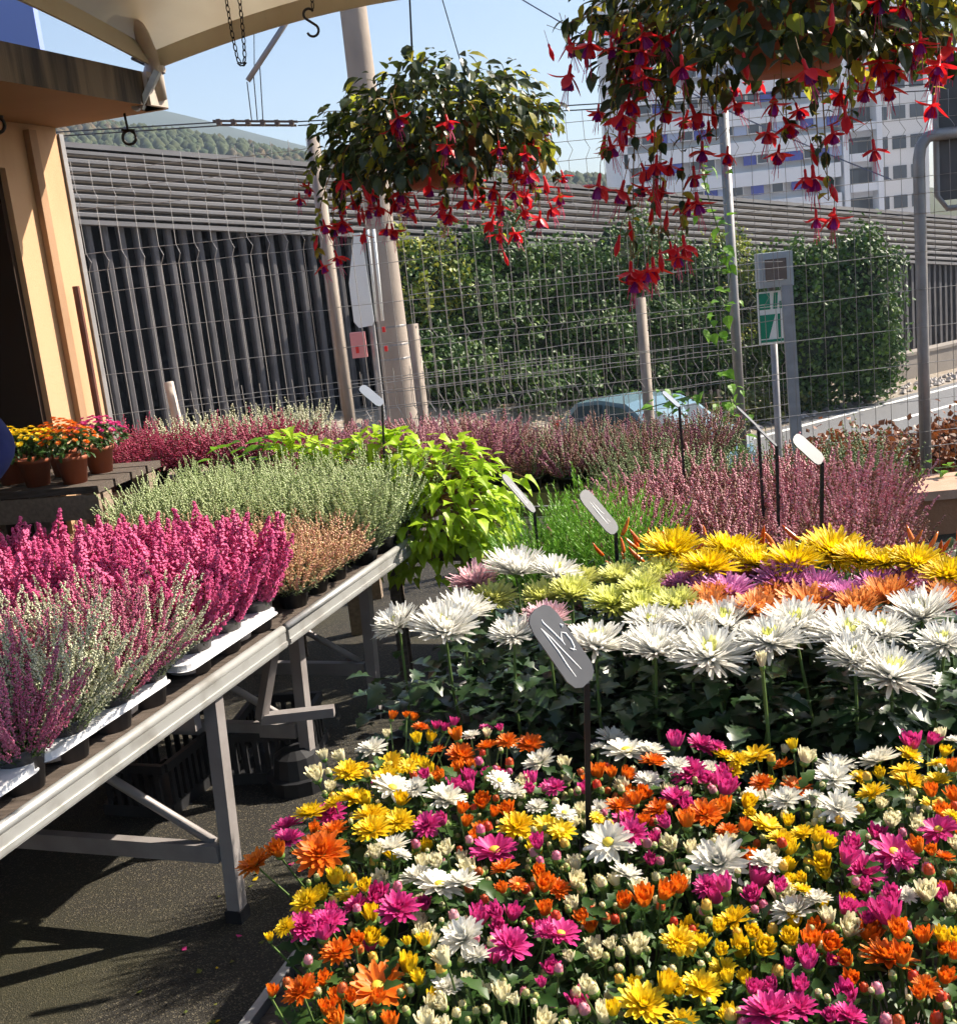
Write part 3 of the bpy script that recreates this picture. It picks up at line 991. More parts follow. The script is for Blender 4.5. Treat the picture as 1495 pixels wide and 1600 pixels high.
# ------------------------------------------------------------------ parked car
def build_car():
    t = thing('parked_car', 'light blue hatchback parked on the road behind the mesh fence', 'car', (2.62, 16.6, -1.62), rad(-60))
    t.scale = (.80, .80, .80)
    # side profile (x forward, z up), rings across
    prof = [(-1.85, .35), (-1.92, .62), (-1.88, .92), (-1.70, 1.02), (-1.30, 1.38), (-.6, 1.47), (.2, 1.44), (.62, 1.28), (1.02, .98), (1.55, .88), (1.85, .72), (1.92, .5), (1.88, .3)]
    rows = []
    for (x, z) in prof:
        w = .82
        if z > 1.0:
            w = .82 - (z - 1.0) * .42
        if abs(x) > 1.5:
            w -= (abs(x) - 1.5) * .22
        rows.append([(x, -w, z), (x, -w * .62, z + (.03 if z > .8 else 0)), (x, 0, z + (.045 if z > .8 else 0)), (x, w * .62, z + (.03 if z > .8 else 0)), (x, w, z)])
    mb_ = MB()
    vs = [p for r in rows for p in r]
    fs = [(i * 5 + j, i * 5 + j + 1, (i + 1) * 5 + j + 1, (i + 1) * 5 + j) for i in range(len(rows) - 1) for j in range(4)]
    mb_.add(vs, fs)
    for side in (0, 4):
        # belt line side
        low = [(x, (-.84 if side == 0 else .84), .28) for x, z in prof]
        for i in range(len(rows) - 1):
            a, b = rows[i][side], rows[i + 1][side]
            c_, d_ = low[i + 1], low[i]
            mb_.quad(a, b, (b[0], c_[1], .28), (a[0], d_[1], .28)) if side == 4 else mb_.quad(b, a, (a[0], d_[1], .28), (b[0], c_[1], .28))
    mb_.build('body', ['car_paint'], t, smooth=False)
    g = [(-1.45, 1.06), (-1.16, 1.34), (-.55, 1.40), (-.45, 1.40), (-.45, 1.04)]
    g2 = [(-.36, 1.04), (-.36, 1.40), (.16, 1.37), (.52, 1.22), (.86, 1.0)]
    for sd in (-1, 1):
        for poly in (g, g2):
            m_ = MB()
            m_.add([(x, sd * (.835 - max(0, z - 1.0) * .40), z) for x, z in poly], [tuple(range(5)) if sd < 0 else tuple(range(4, -1, -1))])
            m_.build('side_window', ['car_glass'], t)
    m_ = MB()
    m_.quad((.64, -.62, 1.30), (.64, .62, 1.30), (1.0, .70, 1.035), (1.0, -.70, 1.035))
    m_.build('windscreen', ['car_glass'], t)
    m_ = MB()
    m_.quad((-1.31, -.6, 1.40), (-1.68, -.68, 1.075), (-1.68, .68, 1.075), (-1.31, .6, 1.40))
    m_.build('rear_window', ['car_glass'], t)
    for sd in (-1, 1):
        m_ = MB(); m_.box((-1.84, sd * .7, .9), (.12, .18, .26)); m_.build('tail_light', ['lamp_red'], t)
        m_ = MB(); m_.box((1.80, sd * .62, .70), (.16, .3, .14)); m_.build('headlight', ['sign_white'], t)
        for x in (-1.2, 1.2):
            m_ = MB()
            m_.tube([(x, sd * .66, .3), (x, sd * .86, .3)], .3, 18)
            w_ = m_.build('wheel', ['tyre'], t)
            m_ = MB(); m_.tube([(x, sd * .80, .3), (x, sd * .868, .3)], .19, 14); m_.build('rim', ['rim'], w_)
build_car()

# ------------------------------------------------------------------ leafy masses beyond the fence
def leaf_quad(mb_, p, r, nrm=None, m=0):
    a = Vector((U(-1, 1), U(-1, 1), U(-1, 1)))
    if nrm is not None:
        a = a * .8 + nrm
    if a.length < .1:
        a = Vector((0, 0, 1))
    a.normalize()
    x = a.orthogonal().normalized()
    y = a.cross(x)
    th = U(0, 6.283)
    d = x * math.cos(th) + y * math.sin(th)
    s = a.cross(d)
    w = r * U(.35, .5)
    b = a * (r * .12)
    mb_.add([tuple(p - d * r * .5), tuple(p + s * w - b), tuple(p + d * r * .6), tuple(p - s * w - b)], [(0, 1, 2), (0, 2, 3)], m)

def clumps(mb_, pts, nl, spread, size, nrm=None, mats=(0,), core=None):
    for (p, rr_) in pts:
        m = random.choice(mats)
        for i in range(nl):
            q = Vector((random.gauss(0, 1), random.gauss(0, 1), random.gauss(0, 1))) * spread * rr_
            leaf_quad(mb_, p + q, size * U(.7, 1.3), nrm, m)

hd = thing('ivy_hedge', 'long dark ivy hedge overgrowing the barrier slats behind the fence', 'hedge', BR(9, .9, -1.0))
def hl(v): return Vector(v) - BR(9, .9, -1.0)
def hedge_top(s):
    t = (s - 4.4) / 10.0
    return 2.5 - 1.15 * t + .24 * math.sin(s * 2.1) + .2 * math.sin(s * 4.7 + 1) - .9 * max(0, s - 12.4)
def hedge_bot(s):
    return -.5 - .9 * max(0, min(1, (s - 4.4) / 10))
mb = MB(); core = MB()
pts, ptsg = [], []
for i in range(1700):
    s = U(4.5, 13.2)
    zt_, zb_ = hedge_top(s), hedge_bot(s)
    t = U(0, 1)
    z = zb_ + (zt_ - zb_) * t
    bul = 1.15 + .6 * noise.noise(Vector((s * 1.3, z * 1.4, 0))) - .5 * max(0, t - .75)
    d = bul + U(-.35, .05)
    gold = (s < 5.6 and t > .5) or (s > 11.8 and t > .3)  # yellow-green leaf colour here stands in for sunlit foliage
    (ptsg if gold and random.random() < .6 else pts).append((hl(BR(s, d, z)), U(.6, 1.3)))
clumps(mb, pts, 18, .10, .075, BY * .5 + Vector((0, 0, .5)), (0, 0, 0, 1))
clumps(mb, ptsg, 18, .10, .075, BY * .5 + Vector((0, 0, .5)), (2,))
tag(mb.build('foliage', ['leaf_hedge', 'leaf_ivy', 'leaf_sunlit'], hd), None, None, None, 'stuff')
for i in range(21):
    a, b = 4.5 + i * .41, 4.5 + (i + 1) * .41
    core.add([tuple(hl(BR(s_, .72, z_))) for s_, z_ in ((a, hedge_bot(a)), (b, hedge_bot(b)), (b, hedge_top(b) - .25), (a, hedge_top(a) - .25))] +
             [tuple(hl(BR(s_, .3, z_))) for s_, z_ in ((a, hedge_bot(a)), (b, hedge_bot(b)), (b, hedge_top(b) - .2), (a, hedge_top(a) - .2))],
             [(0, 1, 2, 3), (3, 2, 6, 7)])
core.build('shade_core', ['inner_shade'], hd)

def ball_bush(name, label, c, r, nc, leafm, size, spread=.16, base=None):
    t = thing(name, label, 'bush', (c[0], c[1], base if base is not None else c[2] - r[2]))
    o_ = Vector(t.location)
    mb_ = MB()
    pts_ = []
    for i in range(nc):
        v = Vector((random.gauss(0, 1), random.gauss(0, 1), random.gauss(0, 1))).normalized()
        v = v / (abs(v.x) ** 4 + abs(v.y) ** 4 + abs(v.z) ** 4) ** .25
        k = .92 + .22 * noise.noise(v * 2.2 + Vector(c))
        pts_.append((Vector(c) - o_ + Vector((v.x * r[0], v.y * r[1], v.z * r[2])) * k * U(.82, 1.0), U(.6, 1.3), v))
    for p, q, v in pts_:
        clumps(mb_, [(p, q)], 18, spread, size, v * .6, (0, 0, 0, 1))
    tag(mb_.build('foliage', leafm, t), None, None, None, 'stuff')
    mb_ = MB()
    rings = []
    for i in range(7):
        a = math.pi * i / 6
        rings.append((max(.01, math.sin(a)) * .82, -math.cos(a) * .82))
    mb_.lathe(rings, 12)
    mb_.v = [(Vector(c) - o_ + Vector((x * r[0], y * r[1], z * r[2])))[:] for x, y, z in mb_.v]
    mb_.build('shade_core', ['inner_shade'], t)
    mb_ = MB()
    mb_.tube([(0, 0, -.3), (0.05, 0, .4), (0, .05, r[2])], [.09, .07, .04], 8)
    mb_.build('trunk', ['twig'], t)
ball_bush('round_bush', 'dark green clipped bush beside the golden end of the ivy hedge', (6.35, 21.1, -.10), (.72, .62, 1.55), 520, ['leaf_hedge', 'leaf_ivy'], .085, .13, base=-1.6)
ball_bush('round_bush', 'taller dark green bush nearest the road bend, with bulging top', (7.45, 21.2, .0), (.62, .6, 1.55), 500, ['leaf_hedge', 'leaf_ivy'], .085, .13, base=-1.6)

# low olive groundcover on the bank
mb = MB()
for i in range(420):
    s = U(7.6, 12.2); d = U(1.9, 2.7)
    p = BR(s, d, 0); p.z = ground_z(p.x, p.y) + U(.0, .45)
    clumps(mb, [(p, 1)], 8, .1, .10, Vector((0, 0, .6)))
tag(mb.build('undergrowth', ['leaf_bank']), 'olive yellow scrub growing on the bank below the hedge', 'scrub', None, 'stuff')

# rust coloured hedge by the road
rh = thing('rust_hedge', 'clipped rust red hedge between the fence and the road', 'hedge', (3.7, 8.6, -1.2))
mb = MB()
pts = []
for i in range(1100):
    t = U(-.16, 1)
    x = -.75 + 3.6 * t
    pts.append((Vector((x, .35 * t + U(-.35, .3), 1.22 + .12 * t - U(0, .8) * random.random() + .05 * math.sin(x * 5))), U(.6, 1.2)))
clumps(mb, pts, 16, .075, .055, Vector((0, -.3, .6)))
tag(mb.build('foliage', ['leaf_rust'], rh), None, None, None, 'stuff')
mb = MB(); mb.beam((-.75, 0, .5), (3, .38, .55), .6, 1.0); mb.build('shade_core', ['inner_shade'], rh)

# ================================================================== TABLES
def leg(mb_, p, w, z0, z1, rz=0.0):
    mb_.box((p[0], p[1], (z0 + z1) / 2), (w, w, z1 - z0), rz=rz)

def left_table(label, u0, u1, legs, zt_=.70, width=1.12):
    o0 = T((u0 + u1) / 2, width / 2, 0)
    t = thing('sales_table', label, 'table', o0)
    def L(u, v, z): return T(u, v, z) - o0
    n_ = 5
    for k in range(n_):
        v = .035 + (width - .07) * (k + .5) / n_
        mb_ = MB()
        mb_.beam(L(u0, v, zt_ - .012), L(u1, v, zt_ - .012), (width - .07) / n_ - .006, .024)
        mb_.build('plank', ['board'], t)
    for v, sg_n in ((0.0, 1), (width, -1)):
        mb_ = MB()
        mb_.beam(L(u0, v, zt_ - .028), L(u1, v, zt_ - .028), .010, .044)
        mb_.beam(L(u0, v + .016 * sg_n, zt_ - .048), L(u1, v + .016 * sg_n, zt_ - .048), .034, .008)
        mb_.beam(L(u0, v - .006 * sg_n, zt_ - .038), L(u1, v - .006 * sg_n, zt_ - .038), .006, .012)
        mb_.build('side_rail', ['alu'], t)
        mb_ = MB()
        mb_.tube([L(u0, v + .004 * sg_n, zt_ + .004), L(u1, v + .004 * sg_n, zt_ + .004)], .0125, 10)
        mb_.build('rail_tube', ['alu'], t, smooth=True)
    for u, v0, v1 in legs:
        for v in (v0, v1):
            mb_ = MB()
            mb_.beam(L(u, v, .012), L(u + (.05 if v < .3 else 0), v, zt_ - .053), .040, .040, up=(.332, .943, 0))
            l = mb_.build('leg', ['leg_grey'], t)
            mb_ = MB(); leg(mb_, L(u, v, 0), .050, 0, .035, TRZ); mb_.build('foot_cap', ['black_plastic'], l)
        mb_ = MB(); mb_.beam(L(u, v0 + .025, .20), L(u, v1 - .025, .20), .03, .05); mb_.build('lower_brace', ['leg_grey'], t)
        mb_ = MB(); mb_.beam(L(u, v0 + .025, zt_ - .11), L(u, v1 - .025, zt_ - .11), .03, .05); mb_.build('cross_rail', ['leg_grey'], t)
        mb_ = MB(); mb_.tube([L(u + .02, v0 + .05, .22), L(u + .02, v0 + .66, zt_ - .13)], .014, 8); mb_.build('diagonal_brace', ['leg_grey'], t, smooth=True)
    return t
left_table('aluminium sales table carrying the pink and rose heathers', -.95, 1.215, [(.80, .035, 1.07), (-.7, .035, 1.07)])
tt = left_table('aluminium sales table carrying the orange and pale green heathers', 1.235, 2.28, [(1.61, .21, 1.0), (2.2, .21, 1.0)])
# fold-out rack under the tables
rk = thing('folded_rack', 'grey folded metal rack hooked beneath the far sales table', 'rack', T(1.30, .12, 0))
def rl(u, v, z): return T(u, v, z) - T(1.30, .12, 0)
mb = MB()
mb.beam(rl(1.30, .10, .60), rl(1.34, .20, .36), .03, .03)
mb.beam(rl(1.34, .20, .36), rl(1.42, -.02, .36), .04, .03)
mb.beam(rl(1.30, .10, .60), rl(1.30, .42, .60), .03, .03)
mb.build('bracket', ['leg_grey'], rk)
mb = MB(); mb.tube([T(1.60, .25, .0), T(1.60, .25, .05)], .11, 14); mb.lathe([(.085, 0), (.075, .07), (.04, .09), (.001, .09)], 14, T(1.60, .25, .05))
tag(mb.build('rubber_base', ['black_plastic'], None), 'round black rubber base at the foot of the far table leg', 'base')

# black slatted crates under the table
def crate(p, rz, label):
    t = thing('plastic_crate', label, 'crate', p, rz, 'black crates under the sales table')
    m_ = MB()
    w, d, h = .36, .26, .19
    for x in (-w / 2, w / 2):
        m_.box((x, 0, h - .015), (.02, d, .03)); m_.box((x, 0, .02), (.02, d, .04))
    for y in (-d / 2, d / 2):
        m_.box((0, y, h - .015), (w - .021, .02, .03)); m_.box((0, y, .02), (w - .021, .02, .04))
    m_.box((0, 0, .008), (w - .03, d - .03, .012))
    m_.build('frame', ['black_plastic'], t)
    sm_ = MB(); sm_.box((0, 0, 0), (.018, .012, h - .07)); sm = sm_.mesh('slat', ['black_plastic'])
    for i in range(9):
        for y in (-d / 2, d / 2):
            obj('slat', sm, t, (-w / 2 + .04 + i * (w - .08) / 8, y, h / 2 + .005))
    for i in range(6):
        for x in (-w / 2, w / 2):
            obj('slat', sm, t, (x, -d / 2 + .03 + i * (d - .06) / 5, h / 2 + .005), (0, 0, rad(90)))
crate(T(1.50, .72, 0), TRZ, 'black slatted plastic crate under the sales table, nearer the brace')
crate(T(1.78, .42, 0), TRZ + .2, 'black slatted plastic crate under the far table, behind the other crate')

# white shuttle trays
def tray(u0, u1, v0, v1, z, label):
    o0 = T((u0 + u1) / 2, (v0 + v1) / 2, .70)
    t = thing('plant_tray', label, 'tray', o0, 0, 'white trays on the sales table')
    out = []
    r = .035
    for cu, cv, a0 in ((u1 - r, v1 - r, 0), (u0 + r, v1 - r, 90), (u0 + r, v0 + r, 180), (u1 - r, v0 + r, 270)):
        for k in range(5):
            a = rad(a0 + k * 22.5)
            out.append((cu + r * math.cos(a), cv + r * math.sin(a)))
    # wavy long edge towards the rail: insert notches
    n_ = len(out)
    m_ = MB()
    top = [tuple(T(u, v, z) - o0) for u, v in out]
    low = [tuple(T(u, v, z - .016) - o0) for u, v in out]
    lip = [tuple(T(u + (.006 if u > (u0 + u1) / 2 else -.006), v + (.006 if v > (v0 + v1) / 2 else -.006), z - .016) - o0) for u, v in out]
    m_.add(top, [tuple(range(n_ - 1, -1, -1))])
    m_.add(top + low, [(i, (i + 1) % n_, n_ + (i + 1) % n_, n_ + i) for i in range(n_)])
    m_.add(low + lip, [(i, (i + 1) % n_, n_ + (i + 1) % n_, n_ + i) for i in range(n_)])
    m_.build('tray_top', ['white_plastic'], t)
    cu_ = MB()
    cu_.lathe([(.062, z - .7), (.050, .012), (.0005, .010)], 14)
    cm = cu_.mesh('cup', ['white_plastic'], True)
    for a in (.25, .75):
        for b in (.14, .38, .62, .86):
            p = T(u0 + (u1 - u0) * a, v0 + (v1 - v0) * b, .70) - o0
            obj('cup', cm, t, p)
tray(-.32, .18, .03, .66, .768, 'white plastic plant tray at the near end of the sales table')
tray(.20, .69, .035, .66, .768, 'white plastic plant tray in the middle of the near table')
tray(.74, 1.24, .02, .66, .768, 'white plastic plant tray under the pink heathers')

# big display table for mums and chrysanthemums
dt = thing('display_table', 'wide metal edged display table under the chrysanthemums', 'table', E(.7, .5, 0))
def dl(a, b, z): return E(a, b, z) - E(.7, .5, 0)
ZD = .60
for k in range(10):
    b = -.42 + (k + .5) * .198
    mb = MB(); mb.beam(dl(-.02, b, ZD - .014), dl(1.5, b, ZD - .014), .19, .028); mb.build('plank', ['board'], dt)
for (a0, b0, a1, b1) in ((-.03, -.43, -.03, 1.57), (1.51, -.43, 1.51, 1.57), (-.035, -.43, 1.515, -.43), (-.035, 1.57, 1.515, 1.57)):
    mb = MB(); mb.beam(dl(a0, b0, ZD - .02), dl(a1, b1, ZD - .02), .016, .07); mb.build('side_rail', ['galv'], dt)
for a in (.05, 1.4):
    for b in (-.3, .55, 1.45):
        mb = MB(); leg(mb, dl(a, b, 0), .05, 0, ZD - .03, ERZ); mb.build('leg', ['leg_grey'], dt)
ht = thing('heather_table', 'low wooden table under the dusty pink heathers by the fence', 'table', E(.6, 2.4, 0))
def hl2(a, b, z): return E(a, b, z) - E(.6, 2.4, 0)
for k in range(8):
    b = 1.62 + (k + .5) * .2
    mb = MB(); mb.beam(hl2(.0, b, .556), hl2(1.02, b, .556), .19, .028); mb.build('plank', ['board'], ht)
for a in (.05, .97):
    for b in (1.7, 3.1):
        mb = MB(); leg(mb, hl2(a, b, 0), .06, 0, .54, ERZ); mb.build('leg', ['wood_pale'], ht)

# olive bench along the back
ob = thing('olive_bench', 'olive green bench carrying the purple brown heathers by the fence', 'bench', E(-.8, 3.7, 0))
def obl(a, b, z): return E(a, b, z) - E(-.8, 3.7, 0)
for k in range(3):
    b = 3.52 + k * .17
    mb = MB(); mb.beam(obl(-1.95, b, .675), obl(.32, b, .675), .16, .03); mb.build('plank', ['olive'], ob)
mb = MB(); mb.beam(obl(-1.95, 3.42, .675), obl(.32, 3.42, .675), .02, .055); mb.build('front_board', ['olive'], ob)
mb = MB(); mb.beam(obl(-1.95, 3.425, .610), obl(.32, 3.425, .610), .02, .055); mb.build('front_board', ['olive'], ob)
for a in (-1.9, -.8, .25):
    for b in (3.5, 3.85):
        mb = MB(); leg(mb, obl(a, b, 0), .06, 0, .66, ERZ); mb.build('leg', ['olive'], ob)
# pale shelf with wire netting in front of it
ps = thing('pallet_shelf', 'pale wooden shelf with white netting in front of the olive bench', 'shelf', E(-.25, 3.15, 0))
def pl(a, b, z): return E(a, b, z) - E(-.25, 3.15, 0)
for k in range(3):
    mb = MB(); mb.beam(pl(-.62, 3.02 + k * .13, .50), pl(.15, 3.02 + k * .13, .50), .115, .03); mb.build('plank', ['wood_pale'], ps)
for a in (-.6, .1):
    for b in (3.0, 3.3):
        mb = MB(); leg(mb, pl(a, b, 0), .05, 0, .485, ERZ); mb.build('leg', ['wood_pale'], ps)
mb = MB(); mb.beam(pl(-.60, 3.36, .565), pl(.12, 3.36, .565), .006, .09); mb.build('cloth', ['white_plastic'], ps)
mb = MB()
for i in range(16):
    mb.tube([pl(-.60 + .048 * i, 3.352, .52), pl(-.60 + .048 * i, 3.352, .61)], .0016, 3)
for i in range(4):
    mb.tube([pl(-.60, 3.35, .525 + .027 * i), pl(.12, 3.35, .525 + .027 * i)], .0016, 3)
mb.build('netting', ['cable'], ps)
mb = MB(); mb.beam(pl(-.12, 3.2, .52), pl(-.02, 3.0, .62), .012, .012); mb.build('rod', ['alu'], ps)

# ================================================================== FLOWER LIBRARY
def petal(mb_, az, el, L, w, cup=.25, curl=0.0, r0=0.0, z0=0.0, m=0, prof=(.42, .82, 1.0, .88, .32), tw=0.0):
    ca, sa = math.cos(az), math.sin(az)
    n_ = len(prof)
    x, z = r0, z0
    a = el
    vs = []
    for i, pw in enumerate(prof):
        nx, nz_ = -math.sin(a), math.cos(a)
        hw = w * .5 * pw
        cx, cz = x, z
        lift = cup * hw
        for sgn in (-1, 0, 1):
            px_ = cx + (nx * lift if sgn else 0)
            pz_ = cz + (nz_ * lift if sgn else 0)
            py_ = sgn * hw
            vs.append((px_ * ca - py_ * sa, px_ * sa + py_ * ca, pz_))
        st = L / (n_ - 1)
        x += math.cos(a) * st
        z += math.sin(a) * st
        a += curl / (n_ - 1)
    fs = []
    for i in range(n_ - 1):
        for j in (0, 1):
            fs.append((i * 3 + j, i * 3 + j + 1, (i + 1) * 3 + j + 1, (i + 1) * 3 + j))
    mb_.add(vs, fs, m)

def calyx(mb_, r, h, m):
    mb_.lathe([(.0015, -h * .6), (r * .8, -h * .25), (r, h * .3), (r * .9, h * .6)], 8, (0, 0, 0), m)

def mum_open(col, seed, disc=False):
    """unit diameter about 1"""
    rnd = random.Random(seed)
    mb_ = MB()
    layers = [(15, 4, .47, .135, .15), (14, 16, .43, .125, .25), (12, 32, .37, .115, .4), (10, 50, .30, .10, .55), (8, 68, .22, .08, .6)]
    if disc:
        layers = [(14, 3, .48, .15, .1), (13, 15, .44, .14, .2), (9, 30, .36, .12, .3)]
    for (n_, el, L, w, cu) in layers:
        o_ = rnd.uniform(0, 6)
        for i in range(n_):
            petal(mb_, o_ + 6.283 * i / n_ + rnd.uniform(-.12, .12), rad(el + rnd.uniform(-7, 9)), L * rnd.uniform(.86, 1.06), w * rnd.uniform(.9, 1.1),
                  .35, cu * rnd.uniform(.3, 1.2), .03, 0.0, 0)
    if disc:
        mb_.lathe([(.11, .03), (.105, .07), (.07, .095), (.001, .10)], 10, (0, 0, 0), 1)
    calyx(mb_, .10, .09, 2)
    return mb_.mesh('bloom', [col, 'disc', 'calyx'], True)

def mum_half(col, seed):
    rnd = random.Random(seed)
    mb_ = MB()
    for (n_, el, L, w) in ((11, 58, 1.0, .34), (10, 70, .98, .30), (8, 80, .90, .26), (5, 86, .8, .2)):
        o_ = rnd.uniform(0, 6)
        for i in range(n_):
            petal(mb_, o_ + 6.283 * i / n_ + rnd.uniform(-.1, .1), rad(el + rnd.uniform(-5, 5)), L * rnd.uniform(.85, 1.08), w, .5, rnd.uniform(.2, .6), .10, 0, 0)
    mb_.lathe([(.002, -.14), (.20, -.05), (.27, .12), (.22, .2)], 8, (0, 0, 0), 1)
    return mb_.mesh('half_open_bloom', [col, 'calyx'], True)

def mum_bud(col, green):
    mb_ = MB()
    mb_.lathe([(.30, .1), (.46, .35), (.44, .62), (.28, .88), (.1, 1.0), (.002, 1.0)], 9, (0, 0, 0), 0)
    mb_.lathe([(.002, -.05), (.32, .02), (.46, .25), (.47, .40 if not green else .55), (.40, .48 if not green else .62)], 9, (0, 0, 0), 1)
    for i in range(9):
        petal(mb_, i * .698, rad(84), .62, .28, .3, .35, .40, .30, 0, prof=(.8, 1, .8, .2))
    return mb_.mesh('bud', [col, 'calyx'], True)

def spider_bloom(col, seed, dense=1.0, core='petal_lime', up=0.0):
    rnd = random.Random(seed)
    mb_ = MB()
    layers = [(34, 3, .50, .044, .12), (36, 10, .51, .046, .2), (34, 17, .49, .046, .25), (30, 25, .45, .046, .3), (26, 35, .39, .044, .4), (20, 48, .31, .042, .5), (14, 66, .22, .04, .6)]
    for k, (n_, el, L, w, cu) in enumerate(layers):
        o_ = rnd.uniform(0, 6)
        for i in range(n_):
            petal(mb_, o_ + 6.283 * i / n_ + rnd.uniform(-.08, .08), rad(el + up + rnd.uniform(-6, 8)), L * rnd.choice((1, 1, 1, .9, .75)) * rnd.uniform(.84, 1.08), w * rnd.uniform(.7, 1.3) * dense,
                  .5, cu * rnd.uniform(-.2, 1.2) + rnd.choice((0, 0, 0, .5, -.3, .4)), .035, .01 * k, 1 if k == 6 else 0, prof=(.7, .9, 1, 1.05, .5))
    mb_.lathe([(.012, -.06), (.06, -.02), (.085, .02), (.08, .06)], 10, (0, 0, 0), 2)
    return mb_.mesh('bloom', [col, core, 'calyx'], True)

def leaf_mesh_data(outline, L, w, fold=.25, droop=.5):
    """outline: (t, half width, forward) pairs"""
    vs, fs = [], []
    def pt(t, s):
        a = droop * t
        x = L * (math.sin(a) / max(droop, 1e-3)) if droop > 1e-3 else L * t
        z = -L * (1 - math.cos(a)) / max(droop, 1e-3) if droop > 1e-3 else 0
        return (x, s * w, z + abs(s) * w * fold)
    rows = []
    for (t, hw) in outline:
        rows.append((pt(t, -hw), pt(t, 0), pt(t, hw)))
    for r in rows:
        vs.extend(r)
    for i in range(len(rows) - 1):
        fs.append((i * 3, i * 3 + 1, (i + 1) * 3 + 1, (i + 1) * 3))
        fs.append((i * 3 + 1, i * 3 + 2, (i + 1) * 3 + 2, (i + 1) * 3 + 1))
    return vs, fs
O_CHRYS = [(0, .03), (.16, .05), (.24, .30), (.31, .34), (.38, .20), (.47, .48), (.56, .50), (.62, .26), (.72, .36), (.80, .34), (.87, .17), (1, .02)]
O_MUM = [(0, .04), (.25, .32), (.36, .20), (.55, .46), (.68, .24), (.82, .28), (1, .02)]
O_OVAL = [(0, .03), (.2, .34), (.45, .46), (.75, .28), (1, .01)]
O_IPO = [(0, .12), (-.10, .52), (.10, .80), (.24, .58), (.42, .42), (.70, .22), (1, .01)]

def add_leaf(mb_, data, mtx, m=0):
    vs, fs = data
    mb_.add([tuple(mtx @ Vector(v)) for v in vs], fs, m)

def leaf_mtx(p, az, pitch, roll=0.0, s=1.0):
    return Matrix.Translation(p) @ Matrix.Rotation(az, 4, 'Z') @ Matrix.Rotation(-pitch, 4, 'Y') @ Matrix.Rotation(roll, 4, 'X') @ Matrix.Scale(s, 4)

def pot_mesh(r, h, key, name='pot'):
    mb_ = MB()
    mb_.lathe([(.001, .002), (r * .72, .0), (r * .95, h * .84), (r * 1.04, h * .85), (r * 1.06, h), (r * .95, h), (r * .92, h * .88), (.001, h * .86)], 16)
    mb_.m = [0] * len(mb_.f)
    for i in range(len(mb_.f) - 16, len(mb_.f)):
        mb_.m[i] = 1
    return mb_.mesh(name, [key, 'soil'], True)
POT_S = pot_mesh(.058, .10, 'pot_grey')
POT_L = pot_mesh(.056, .062, 'black_plastic')
POT_M = pot_mesh(.075, .13, 'pot_grey')
POT_T = pot_mesh(.066, .115, 'terracotta')

